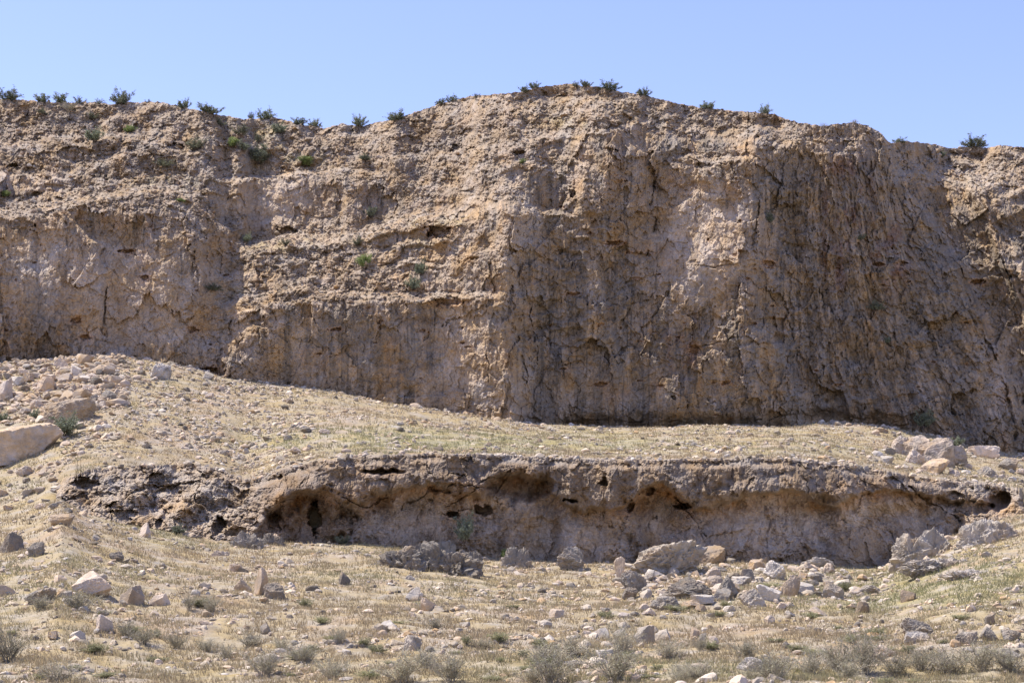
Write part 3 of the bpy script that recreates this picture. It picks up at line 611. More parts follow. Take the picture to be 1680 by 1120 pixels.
# large boulders seen one by one: px centre, py base, w, h (photo pixels), zone, colour, pitted, name, label
B_ = 'boulder'
BOULDERS = [
 (14, 752, 172, 62, 'any', TAN * 1.0 + GREY * .25, .0, 'big tilted pale slab with flat top and tan broken side, at left edge'),
 (112, 690, 96, 50, 'any', TAN * .8 + GREY * .35, .03, 'large pale wedge-shaped boulder right behind the big tilted slab, left'),
 (78, 640, 34, 26, 'any', TAN * 1.2, .0, 'tan block rising from the middle of the left rubble pile'),
 (10, 655, 30, 36, 'any', PALE * .8, .0, 'pale upright block in the rubble pile at the left edge'),
 (265, 620, 38, 28, 'any', WHITE * .9, .08, 'rounded grey white boulder at the top of the slope near the left cliff foot'),
 (150, 972, 74, 38, 'low', PALE * 1.02, .0, 'largest smooth tan block on the lower left slope, broad and flat topped'),
 (215, 988, 44, 30, 'low', PALE * .92, .0, 'tan wedge-shaped boulder to the right of the broadest tan block'),
 (263, 992, 40, 20, 'low', PALE * 1.05, .02, 'low pale triangular rock, right of the tan wedge boulder'),
 (170, 1035, 36, 28, 'low', PALE, .0, 'pale angular boulder below the broadest tan block, near dry shrubs'),
 (240, 881, 26, 25, 'low', PALE, .0, 'single pale boulder standing just below the left end of the rock ledge'),
 (426, 975, 28, 46, 'low', TAN * 1.1, .0, 'tall narrow standing rock with a tan left side and dark right side'),
 (450, 980, 40, 28, 'low', GREY * .65, .07, 'dark grey boulder leaning against the tall narrow standing rock'),
 (396, 968, 34, 20, 'low', TAN, .0, 'brown low rock just left of the tall narrow standing rock'),
 (18, 905, 46, 34, 'low', GREY * .6, .08, 'dark pitted grey boulder at the left edge of the lower slope'),
 (100, 858, 44, 16, 'low', TAN * .8, .02, 'flat brown slab left of the rock ledge foot'),
 (60, 912, 30, 26, 'low', GREY * .8, .06, 'grey rough rock right of the dark boulder at the left edge'),
 (12, 975, 36, 20, 'low', TAN * 1.1, .0, 'tan cracked rock at the left edge of the lower slope'),
 (65, 985, 56, 22, 'low', GREY * .9, .05, 'low grey slab between the left edge and the broadest tan block'),
 (192, 918, 30, 16, 'low', GREY * .75, .06, 'small dark grey rock midway between the ledge foot and the broadest tan block'),
 (565, 958, 22, 22, 'low', GREY * .5, .04, 'dark shaded pointed rock on open slope below the big cave'),
 (360, 912, 34, 14, 'low', PALE * .9, .0, 'flat pale slab lying on the slope under the left outcrop'),
 (388, 936, 30, 18, 'low', PALE * .8, .0, 'small tilted tan slab on the slope left of centre'),
 (700, 1002, 34, 28, 'low', TAN * 1.15, .0, 'orange tan pyramid-shaped rock in the centre of the lower slope'),
 (677, 985, 26, 24, 'low', WHITE * .95, .03, 'white blocky rock beside the orange tan pyramid-shaped rock'),
 (640, 1032, 34, 16, 'low', WHITE, .0, 'low white wedge rock below the orange tan pyramid-shaped rock'),
 (760, 1030, 24, 12, 'low', GREY, .03, 'small flat grey rock right of the low white wedge rock'),
 (674, 1066, 38, 26, 'low', WHITE, .05, 'rough white boulder near the bottom centre shrubs'),
 (434, 1038, 22, 18, 'low', GREY * .7, .04, 'small grey boulder near the bottom left of centre'),
 (912, 1012, 28, 18, 'low', PALE * 1.1, .0, 'clean pale tan block alone on the slope right of centre'),
 (672, 950, 18, 10, 'low', WHITE * 1.05, .0, 'small bright white block below the long grey outcrop'),
 (1094, 940, 140, 62, 'low', GREY * .95, .07, 'biggest grey boulder in front of the ledge, rounded back and rough surface'),
 (1108, 892, 30, 20, 'low', GREY, .04, 'grey block perched behind the biggest grey boulder, left of the brown block'),
 (1132, 898, 50, 34, 'low', GREY * .8, .03, 'dark grey block behind the right shoulder of the biggest grey boulder'),
 (1162, 925, 56, 40, 'low', TAN * .95, .01, 'brown squared block against the right end of the biggest grey boulder'),
 (940, 932, 56, 38, 'low', GREY * 1.05, .07, 'rounded pale grey boulder at the ledge foot, left of the biggest grey boulder'),
 (1018, 952, 22, 40, 'low', TAN * 1.1, .02, 'small upright reddish rock left of the biggest grey boulder'),
 (1042, 968, 54, 34, 'low', GREY * .7, .08, 'dark rough boulder just below the left end of the biggest grey boulder'),
 (1030, 982, 34, 20, 'low', GREY * .9, .08, 'grey pitted rock under the small upright reddish rock'),
 (1132, 980, 96, 36, 'low', GREY * .7, .08, 'long dark grey boulder below the biggest grey boulder'),
 (1192, 980, 44, 38, 'low', GREY * .65, .09, 'peaked dark grey boulder at the right end of the long dark boulder'),
 (1092, 998, 62, 24, 'low', GREY * .8, .08, 'low spreading grey boulder below the long dark boulder'),
 (1236, 992, 48, 28, 'low', GREY * .9, .07, 'grey pitted boulder right of the peaked dark boulder'),
 (1228, 955, 30, 26, 'low', GREY * .7, .02, 'smooth dark grey boulder between the brown block and the rock cluster'),
 (1275, 948, 46, 30, 'low', WHITE * .9, .05, 'whitish rough boulder at the back of the rock cluster right of centre'),
 (1298, 978, 36, 36, 'low', TAN * .75, .01, 'brown smooth rounded boulder in the rock cluster right of centre'),
 (1262, 982, 44, 24, 'low', WHITE * .9, .03, 'pale flat-faced boulder left of the brown smooth rounded boulder'),
 (1368, 985, 42, 30, 'low', GREY * .75, .09, 'jagged grey boulder right of the brown smooth rounded boulder'),
 (1412, 1005, 30, 20, 'low', TAN * .7, .0, 'brown domed rock alone on grass, right of the jagged grey boulder'),
 (1492, 984, 30, 18, 'low', TAN * .65, .0, 'red brown block with a clear dark shadow on the green slope at right'),
 (1426, 972, 42, 16, 'low', GREY * 1.05, .08, 'low pitted grey slab on the green slope below the ledge end'),
 (1506, 1040, 60, 28, 'low', GREY * .85, .1, 'jagged grey rock mass on the lower right slope'),
 (1502, 1052, 50, 18, 'low', WHITE * .85, .06, 'rough pale slab at the foot of the jagged grey rock mass'),
 (1449, 1076, 44, 24, 'low', PALE * 1.1, .0, 'smooth pale tan boulder behind the shrub row at lower right'),
 (1583, 1053, 46, 18, 'low', GREY * 1.05, .09, 'low pitted grey boulder on the right side of the lower slope'),
 (1618, 1046, 34, 20, 'low', GREY * .95, .04, 'grey rounded rock between two low boulders at far right'),
 (1660, 1048, 36, 20, 'low', GREY * .9, .06, 'grey boulder at the right edge of the lower slope, upper one'),
 (1657, 1080, 38, 18, 'low', WHITE * .9, .07, 'pale pitted boulder at the right edge, near the bottom'),
 (1624, 1024, 18, 20, 'low', GREY * .6, .02, 'dark pointed rock standing above the low boulders at far right'),
 (1058, 1056, 36, 32, 'low', GREY * .75, .01, 'dark tilted block in the bottom row of rocks right of centre'),
 (1058, 1042, 30, 18, 'low', PALE * .95, .0, 'pale brown block behind the dark tilted block in the bottom row'),
 (1090, 1052, 34, 22, 'low', WHITE * .9, .04, 'pale rounded rock right of the dark tilted block in the bottom row'),
 (990, 1048, 32, 22, 'low', WHITE * .95, .03, 'white blocky rock at the left of the bottom row of rocks'),
 (1018, 1046, 26, 18, 'low', GREY, .04, 'grey rounded rock in the middle of the bottom row of rocks'),
 (1140, 1046, 18, 18, 'low', TAN * 1.1, .0, 'small tan block, left one of the trio right of the bottom row'),
 (1153, 1052, 16, 18, 'low', GREY * .6, .0, 'small dark rock in the middle of the trio right of the bottom row'),
 (1168, 1062, 22, 20, 'low', PALE, .0, 'pale tan rounded rock, right one of the trio right of the bottom row'),
 (988, 1080, 40, 18, 'low', WHITE, .03, 'low white rock between the dry shrubs at bottom centre'),
 (1235, 1098, 56, 24, 'low', WHITE * .9, .07, 'pale pitted boulder among the dry shrubs at the bottom right of centre'),
 (942, 1095, 30, 14, 'low', WHITE * .8, .06, 'small pale rock by the dry shrubs at bottom centre'),
 (1505, 748, 70, 36, 'top', PALE * .9, .04, 'uppermost pale broken block of the heap on the terrace at right'),
 (1480, 742, 40, 28, 'top', PALE * .85, .06, 'leftmost pale rubble block of the heap on the terrace at right'),
 (1540, 760, 60, 44, 'top', PALE * .85, .04, 'large tilted block in the middle of the heap on the terrace'),
 (1530, 774, 58, 24, 'top', TAN, .0, 'brown overhanging slab at the foot of the heap on the terrace'),
 (1572, 762, 44, 34, 'top', PALE * .8, .05, 'right-hand tilted block of the heap on the terrace'),
 (1608, 752, 66, 28, 'top', PALE, .01, 'long smooth boulder with a brown underside at the right cliff foot'),
 (1618, 784, 44, 26, 'top', GREY * 1.0, .05, 'grey tilted boulder below the long smooth boulder on the right terrace'),
 (1500, 760, 46, 24, 'top', PALE * .9, .05, 'low rough block on the left flank of the heap on the terrace'),
 (1652, 768, 40, 18, 'top', GREY * .7, .04, 'dark flat boulder near the right edge under the cliff'),
 (700, 936, 176, 62, 'low', GREY * .62, .09, 'long low grey rock outcrop in front of the ledge, left of centre'),
 (768, 940, 50, 58, 'low', GREY * .42, .1, 'dark right end block of the long low grey outcrop'),
 (728, 884, 46, 28, 'low', GREY * .9, .07, 'pale rough knob at the ledge foot behind the long low grey outcrop'),
 (848, 930, 62, 54, 'low', GREY * .6, .1, 'rugged dark grey outcrop at the ledge foot in centre'),
 (1520, 918, 122, 66, 'low', GREY * .85, .1, 'rugged grey outcrop rising from the ledge foot at right'),
 (1622, 890, 110, 52, 'low', GREY * 1.0, .1, 'pale rugged outcrop below the small cave at the right end'),
 (1548, 932, 130, 26, 'low', WHITE * .9, .08, 'flat pale rock shelf below the rugged grey outcrop at right'),
 (1600, 944, 110, 14, 'low', WHITE * .85, .08, 'lowest flat pale shelf of rock on the right slope'),
 (1340, 930, 70, 18, 'low', WHITE * .85, .07, 'low broken pale rock in front of the ledge right of centre'),
 (405, 898, 60, 34, 'low', GREY * .85, .08, 'grey rock knob at the foot of the ledge, left of the big cave'),
 (448, 894, 44, 26, 'low', GREY * .7, .08, 'small grey mound of rock inside the mouth of the big cave'),
]
ROCKS_PX = []
for k, (px, py, wpx, hpx, zone, colr, pit, label) in enumerate(BOULDERS):
    X, Y, Z = spot(px, py, zone)
    outc = 'outcrop' in label or 'shelf' in label or 'knob' in label or 'mound' in label
    sx = wpx / F * Y * .5; hh = hpx / F * Y; bx_ = any(q in label for q in ('slab', 'block', 'broad'))
    if outc:
        rr = np.random.default_rng(k); vs_, fs_, n0 = [], [], 0; m = 4 if wpx > 80 else 2
        for q in range(m):
            tq = (q + .5) / m * 2 - 1 + rr.normal(0, .08); ws = sx * (rr.uniform(.5, .68) if m == 4 else .72); hs = hh * (1 - .3 * tq * tq) * rr.uniform(.75, 1.0)
            vq, fq = rock_shape(5, 5000 + k * 31 + q, 13, .06, .09, asp=np.array([ws, ws * .7, hs]) / hs * .75); vq = vq * np.array([ws, ws * rr.uniform(.6, .85), hs])
            vq += np.array([tq * sx * .55, rr.uniform(-.2, .2) * ws + .15 * sx, -.05 * hs]); vs_.append(vq); fs_.append(fq + n0); n0 += len(vq)
        v = np.concatenate(vs_); f = np.concatenate(fs_)
    else:
        v, f = rock_shape(5 if wpx > 50 else 4, 1000 + k * 7, 2 if k == 0 else 9 if pit < .03 else 13, .07, pit * .9 + (.012 if wpx > 90 else 0) if pit < .05 else .085, boxy=bx_ and pit < .03, asp=(1, 1, 1))
        sz = hh / 1.3; sy = min(sx * .8, max(sz * 1.2, sx * .5)); v = v * np.array([sx, sy, sz]); v[:, 2] += sz * .45
        v[:, 2] -= (.24 if wpx > 100 and k > 5 else .12) * hh
    nn = perlin3(v * 2.5 + k, 200) + .6 * perlin3(v * 7 + k, 201)
    top_ = colr[None] * (1 + .25 * nn)[:, None]
    cc = mix(top_, TAN * .85, sst(.0, .35, perlin3(v * 1.3 + k, 300) + .4 * perlin3(v * 5, 301)) * (.55 if pit < .05 else .35))
    cc = mix(cc, GREY * .55, sst(.15, .4, perlin3(v * 4 + k, 302)) * (.6 if pit > .03 else .15))
    me = mesh_np("rock_outcrop" if outc else "boulder", v, f, M_STONE, cc)
    o = link("rock_outcrop" if outc else "boulder", me); o.location = (X, Y, Z)
    o.rotation_euler = (0, 0, 0)
    tag(o, label, 'outcrop' if outc else 'boulder')
    ROCKS_PX.append((px, py - hpx / 2, max(wpx, hpx) / 2))

# medium stones: individuals sharing a label where nothing tells them apart
PROTO = []
for k in range(18):
    v, f = rock_shape(4, 3000 + k * 13, 7,   .07, .02 if k % 3 else .06, boxy=k % 4 == 1)
    tone = [PALE, WHITE, GREY, GREY * .7, PALE * .85, TAN][k % 6]
    nn = fbm(v[:, 0] * 2 + k, v[:, 2] * 2, 3, 400 + k)
    PROTO.append((mesh_np("rock", v, f, M_STONE, tone[None] * (1 + .2 * nn)[:, None]), k % 6))
TONE = ['pale tan', 'whitish', 'grey', 'dark grey', 'sandy', 'brown']
def zone_rocks(n, area, zone, smin, smax, where, group, rng, tight=1.0):
    done = 0; tries = 0
    while done < n and tries < n * 40:
        tries += 1
        px = rng.uniform(area[0], area[2]); py = rng.uniform(area[1], area[3])
        lo = float(lin(L_FOOT, np.array(px))) if zone == 'low' else float(lin(L_BASE, np.array(px)))
        if zone == 'low' and py < lo + 12: continue
        if zone == 'top' and (py < lo + 5 or py > float(lin(L_TOP, np.array(px))) - 6): continue
        if zone == 'any' and px > 90 and py > 770 and py < float(lin(L_FOOT, np.array(px))) + 10: continue
        s = smin + (smax - smin) * rng.random() ** 2
        if any((px - a) ** 2 + ((py - b) * 1.8) ** 2 < ((r + s * .45) * tight * (.75 if py < 680 and px < 200 else 1)) ** 2 for a, b, r in ROCKS_PX): continue
        ROCKS_PX.append((px, py, s * .5)); X, Y, Z = spot(px, py, zone)
        k = int(rng.integers(0, len(PROTO))); me, tn = PROTO[k]
        o = link("rock", me); r = s / F * Y * .5; hh = r * rng.uniform(.5, .9)
        o.scale = (r, r * rng.uniform(.7, 1.1), hh); o.rotation_euler = (rng.normal(0, .15), rng.normal(0, .15), rng.uniform(0, 6.28))
        o.location = (X, Y, Z + hh * .45)
        tag(o, f"loose {TONE[tn]} rock {where}", "rock", group); done += 1
rg_ = np.random.default_rng(21)
zone_rocks(50, (-10, 602, 190, 672), 'any', 14, 40, 'in the rubble pile at the left under the cliff', 'rocks of the left rubble pile', rg_)
zone_rocks(34, (170, 610, 560, 745), 'top', 9, 24, 'on the left slope between cliff and ledge', 'rocks on the left upper slope', rg_)
zone_rocks(18, (-10, 750, 100, 840), 'any', 12, 38, 'on the slope at the left edge beside the ledge', 'rocks on the slope left of the ledge', rg_)
zone_rocks(24, (560, 700, 1450, 745), 'top', 7, 16, 'on the grassy terrace between cliff and ledge', 'rocks on the middle terrace', rg_)
zone_rocks(36, (1440, 708, 1690, 795), 'top', 10, 30, 'on the right terrace around the block heap', 'rocks on the right terrace', rg_)
zone_rocks(34, (-10, 870, 560, 1060), 'low', 10, 24, 'on the lower slope, left third', 'rocks on the lower left slope', rg_)
zone_rocks(22, (560, 940, 980, 1075), 'low', 9, 18, 'on the lower slope, middle third', 'rocks on the lower middle slope', rg_)
zone_rocks(32, (980, 925, 1690, 1085), 'low', 9, 24, 'on the lower slope, right third', 'rocks on the lower right slope', rg_)
zone_rocks(50, (985, 922, 1400, 1012), 'low', 14, 38, 'in the boulder cluster below the ledge', 'rocks in the boulder cluster', rg_, .55)

# countless small stones
rs = np.random.default_rng(31)
def field(n, pxr, yr, seed, thr):
    px = rs.uniform(*pxr, n); Y = rs.uniform(*yr, n); X = (px - CX) / F * Y
    d = fbm(X * .35, Y * .35, 4, seed) + .5 * fbm(X * 1.2, Y * 1.2, 3, seed + 3)
    k = 1.5 * d + rs.normal(0, .2, n) > thr + .08
    X, Y, px = X[k], Y[k], px[k]
    yf, yt, yb = ground_knots(px)[:3]; hid = 3.2 * sst(60, 130, px) * sst(1690, 1640, px)
    k = (Y < yf - .1) | (Y > yt + .2) | (px < 100) | (px > 1690); k &= Y < yb + .6
    return X[k], Y[k]
X1, Y1 = field(38000, (-500, 2180), (27, 62), 601, .05)
X2, Y2 = field(22000, (-500, 2180), (60, 90), 611, .05)
X3, Y3 = field(4200, (-260, 210), (72, 88), 621, -.35)
X4, Y4 = field(6000, (100, 520), (64, 88), 631, -.02)
Xs, Ys = np.concatenate([X1, X2, X3, X4]), np.concatenate([Y1, Y2, Y3, Y4])
ub_ = rs.uniform(120, 1680, 5200); ub_ = ub_[fbm(ub_ * .012, 0 * ub_, 4, 641) + rs.normal(0, .15, len(ub_)) > .0]
Y5 = lin(Y_BASE, ub_) + .5 - rs.exponential(.9, len(ub_)); X5 = (ub_ - CX) / F * Y5; Xs, Ys = np.concatenate([Xs, X5]), np.concatenate([Ys, Y5])
px6 = rs.normal(1190, 150, 2600); Y6 = rs.uniform(46, 59.5, 2600); k6 = fbm(px6 * .02, Y6 * .4, 3, 651) + rs.normal(0, .1, 2600) > .05; Y6 = Y6[k6]; X6 = (px6[k6] - CX) / F * Y6
px7 = rs.uniform(-60, 420, 3000); Y7 = rs.uniform(66, 86, 3000); k7 = fbm(px7 * .015, Y7 * .3, 4, 661) > .12; Y7 = Y7[k7]; X7 = (px7[k7] - CX) / F * Y7
Xs, Ys = np.concatenate([Xs, X6, X7]), np.concatenate([Ys, Y6, Y7])
# ledge rim rubble
ur = rs.uniform(90, 1670, 5200); ur = ur[fbm(ur * .02, 0 * ur, 4, 117) + rs.normal(0, .15, len(ur)) > .12]; yr_ = lin(Y_FOOT, ur) + lin(Y_TOPO, ur) - .35 + rs.exponential(.45, len(ur)); Xr = (ur - CX) / F * yr_
rimj = np.clip(np.searchsorted(LG['u'], ur), 0, len(LG['u']) - 1)
yrim = LG['Y'][-1][rimj]; zrim = LG['Z'][-1][rimj]; dyr = rs.exponential(.5, len(ur)); yr_ = yrim + dyr; Xr = (ur - CX) / F * yr_
Zs = surf_z(Xs, Ys)
px_s = CX + F * Xs / Ys
size = np.exp(rs.normal(math.log(.085), .5, len(Xs))); size = np.clip(size, .03, .36); size[len(X1):] *= 1.3; size[len(Xs) - len(X6) - len(X7):] *= 1.25; size[len(X1) + len(X2):len(X1) + len(X2) + len(X3)] *= 1.9
P = np.stack([Xs, Ys, Zs - .01], 1)
Zr = surf_z(Xr, yr_); Pr = np.stack([Xr, yr_, Zr - .03], 1)
P = np.concatenate([P, Pr]); size = np.concatenate([size, np.clip(np.exp(rs.normal(math.log(.09), .55, len(ur))), .04, .4)])
sc_ = stone_cols(len(P), rs); i3 = len(X1) + len(X2); sc_[i3:i3 + len(X3)] = sc_[i3:i3 + len(X3)] * .4 + TAN * rs.uniform(.35, .8, (len(X3), 1))
o = link("scattered_stones", merged("scattered_stones", P, size, sc_, None))
tag(o, "countless small pale stones scattered over the grassy slopes", "stones", kind="stuff")

# rubble lying on the cliff's benches
c_tal = CL['tal']; Zc = CL['Z']; Yc = CL['Y']
dz = np.gradient(Zc, axis=0); dy = np.gradient(Yc, axis=0); up = dy / (np.abs(dz) + 1e-4)
wgt = (np.clip(up, 0, 3) * (c_tal > .35) * (CL['px'] > -30) * (CL['px'] < 1710)).ravel().astype(float)
wgt = np.minimum(wgt, 3) ** 1.2; wgt /= wgt.sum()
idx = rs.choice(len(wgt), 7000, p=wgt)
P = np.stack([CL['X'].ravel()[idx], Yc.ravel()[idx], Zc.ravel()[idx]], 1); P[:, 0] += rs.normal(0, .02, len(P))
sz = np.clip(np.exp(rs.normal(math.log(.11), .45, len(P))), .05, .38)
cc = stone_cols(len(P), rs) * np.array([.72, .68, .64])
o = link("cliff_rubble", merged("cliff_rubble", P, sz, cc, None, sink=.45))
tag(o, "broken pale rubble lying on the benches of the cliff", "rubble", kind="stuff")

# ---------------------------------------------------------------- grass
def blades(name, n, label):
    px = rs.uniform(-450, 2130, n); k0 = rs.random(n) < np.where((px > -80) & (px < 1760), 1, .45); px = px[k0]; n = len(px); t = rs.random(n)
    Y = 27.5 * (92 / 27.5) ** t; X = (px - CX) / F * Y
    clump = fbm(X * .9, Y * .9, 4, 701) + .4 * fbm(X * 3.5, Y * 3.5, 2, 703)
    yf, yt, yb = ground_knots(px)[:3]; hid = 3.2 * sst(60, 130, px) * sst(1690, 1640, px)
    k = ((Y < yf) | (Y > yt + .2) | (px < 100) | (px > 1690)) & (Y < yb + .5) & (1.6 * clump + rs.normal(0, .25, n) > .04)
    X, Y, px, clump = X[k], Y[k], px[k], clump[k]; Z = surf_z(X, Y); n = len(X)
    g = fbm(X * .12, Y * .12, 4, 41) * 1.0 + .08 + rs.normal(0, .2, n)
    py = HY - F * (Z - CAMZ) / Y
    g += .5 * ell(px, py, 1500, 960, 260, 45) + .6 * ell(px, py, 320, 860, 130, 40) + .5 * ell(px, py, 700, 728, 330, 22) + .35 * ell(px, py, 840, 1110, 900, 30)
    g = np.clip(g, 0, 1)
    c = mix(np.repeat(np.array([[.395, .315, .20]]), n, 0), np.array([.30, .295, .155]), g) * rs.uniform(.75, 1.2, (n, 1))
    h = rs.uniform(.04, .11, n) * (1 + .5 * np.clip(clump, 0, 1)); wd = .0035 + Y * .00022
    a = rs.uniform(0, 6.28, n); b = rs.uniform(0, 6.28, n); ln = rs.uniform(.2, .9, n) * h
    p0 = np.stack([X - np.cos(a) * wd, Y - np.sin(a) * wd, Z - .01], 1); p1 = np.stack([X + np.cos(a) * wd, Y + np.sin(a) * wd, Z - .01], 1)
    p2 = np.stack([X + np.cos(b) * ln, Y + np.sin(b) * ln, Z + h], 1)
    co = np.stack([p0, p1, p2], 1).reshape(-1, 3); f = np.arange(3 * n).reshape(-1, 3)
    o = link(name, mesh_np(name, co, f, M_GRASS, np.repeat(c, 3, 0))); tag(o, label, "grass", kind="stuff")
blades("dry_grass", 640000, "short dry straw and green grass growing over the slopes")

# ---------------------------------------------------------------- shrubs
def tubes(segs, rad):
    """segs (N,2,3), rad (N,2) -> three sided tubes"""
    a, b = segs[:, 0], segs[:, 1]; d = b - a; d /= np.linalg.norm(d, axis=1)[:, None] + 1e-9
    ref = np.where(np.abs(d[:, 2:3]) < .9, np.array([[0, 0, 1.]]), np.array([[1., 0, 0]]))
    s = np.cross(d, ref); s /= np.linalg.norm(s, axis=1)[:, None]; t = np.cross(d, s)
    co = []
    for e, P_ in ((0, a), (1, b)):
        for k in range(3):
            an = k * 2.0944; co.append(P_ + (s * math.cos(an) + t * math.sin(an)) * rad[:, e:e + 1])
    co = np.stack(co, 1); n = len(a)
    f = np.array([(0, 1, 4, 3), (1, 2, 5, 4), (2, 0, 3, 5)])[None] + (np.arange(n) * 6)[:, None, None]
    return co.reshape(-1, 3), f.reshape(-1, 4)
def grow(rng, stems, hgt, spread, twigs, th):
    segs = []; rad = []; tips = []
    for _ in range(stems):
        a = rng.uniform(0, 6.28); lean = rng.uniform(.1, 1) * spread; L_ = hgt * rng.uniform(.6, 1.05); p = np.array([rng.normal(0, .05) * spread, rng.normal(0, .05) * spread, -.03])
        d = np.array([math.cos(a) * lean, math.sin(a) * lean, 1.0]); d /= np.linalg.norm(d); n = 5
        for i in range(n):
            q = p + d * L_ / n; segs.append((p, q)); rad.append((th * (1 - i / n * .7), th * (1 - (i + 1) / n * .7)))
            if i > 0:
                for _k in range(twigs):
                    s = p + (q - p) * rng.random(); dd = d + rng.normal(0, .55, 3); dd[2] = abs(dd[2]) * .8 + .15; dd /= np.linalg.norm(dd)
                    l2 = L_ * rng.uniform(.12, .32); m = s + dd * l2 * .5; e = m + (dd + rng.normal(0, .3, 3)) * l2 * .5
                    segs += [(s, m), (m, e)]; rad += [(th * .45, th * .35), (th * .35, th * .15)]; tips += [m, e, (m + e) / 2]
            p = q; d = d + rng.normal(0, .14, 3) + np.array([0, 0, .03]); d /= np.linalg.norm(d)
        tips.append(p)
    return np.array(segs), np.array(rad), np.array(tips)
def leaves(rng, tips, per, size, jit):
    P_ = np.repeat(tips, per, 0); n = len(P_); P_ = P_ + rng.normal(0, jit, (n, 3)); P_[:, 2] = np.maximum(P_[:, 2], .01)
    a = rng.normal(size=(n, 3)); a[:, 2] = np.abs(a[:, 2]); a /= np.linalg.norm(a, axis=1)[:, None]; b = np.cross(a, rng.normal(size=(n, 3))); b /= np.linalg.norm(b, axis=1)[:, None]
    s = size * rng.uniform(.6, 1.3, (n, 1)); co = np.stack([P_ - b * s * .3, P_ + a * s, P_ + b * s * .3, P_ - a * s * .5], 1)
    return co.reshape(-1, 3), np.arange(4 * n).reshape(-1, 4)
M_TWIG = leaf_mat("grey_twig", (.35, .31, .24), .0); M_WOOD = leaf_mat("brown_twig", (.12, .09, .07), .0)
M_DG = leaf_mat("dark_leaf", (.20, .22, .15)); M_MG = leaf_mat("green_leaf", (.22, .245, .165)); M_BG = leaf_mat("bright_leaf", (.22, .27, .10)); M_PG = leaf_mat("grey_leaf", (.19, .20, .13))
M_DRY = leaf_mat("dry_leaf", (.36, .34, .23)); M_YG = leaf_mat("yellow_green_leaf", (.27, .27, .14))
def shrub_protos(n, seed, leafm, woodm, **k):
    out = []
    for i in range(n):
        rng = np.random.default_rng(seed + i)
        s, r, tips = grow(rng, k['stems'], 1.0, k['spread'], k['twigs'], k['th'])
        sc = np.array([.5 / np.percentile(np.abs(tips[:, :2]).max(1), 93)] * 2 + [1 / np.percentile(tips[:, 2], 96)]); s = s * sc; tips = tips * sc
        a = mesh_np("twigs", *tubes(s, r), woodm); b = mesh_np("leaves", *leaves(rng, tips, k['per'], k['size'], k['jit']), leafm)
        out.append((a, b))
    return out
KIND = {
 'dark': shrub_protos(4, 50, M_DG, M_WOOD, stems=20, spread=2.0, twigs=3, th=.012, per=5, size=.060, jit=.035),
 'green': shrub_protos(4, 60, M_MG, M_WOOD, stems=20, spread=2.0, twigs=3, th=.012, per=5, size=.060, jit=.035),
 'bright': shrub_protos(2, 70, M_BG, M_WOOD, stems=16, spread=1.3, twigs=3, th=.01, per=5, size=.07, jit=.05),
 'grey': shrub_protos(4, 80, M_PG, M_WOOD, stems=16, spread=2.0, twigs=3, th=.012, per=3, size=.055, jit=.04),
 'dry': shrub_protos(6, 90, M_DRY, M_TWIG, stems=30, spread=.9, twigs=5, th=.009, per=1, size=.030, jit=.02),
 'tuft': shrub_protos(4, 110, M_YG, M_TWIG, stems=26, spread=.9, twigs=3, th=.009, per=3, size=.05, jit=.03),
}
cnt = {}
def shrub(pos, wm, hm, kind, label, group, rng):
    k = cnt.get(kind, 0); cnt[kind] = k + 1; a, b = KIND[kind][k % len(KIND[kind])]
    r = bpy.data.objects.new("dry_shrub" if kind == 'dry' else "grass_tuft" if kind == 'tuft' else "shrub", None); COL.objects.link(r); r.empty_display_size = .1
    r.location = pos; r.scale = (wm, wm, hm); r.rotation_euler = (0, 0, rng.uniform(0, 6.28))
    link("twigs", a, r); link("leaves", b, r)
    tag(r, label, 'tuft' if kind == 'tuft' else 'shrub', group)
rq = np.random.default_rng(77)
SKY_ = "shrubs along the cliff's skyline"
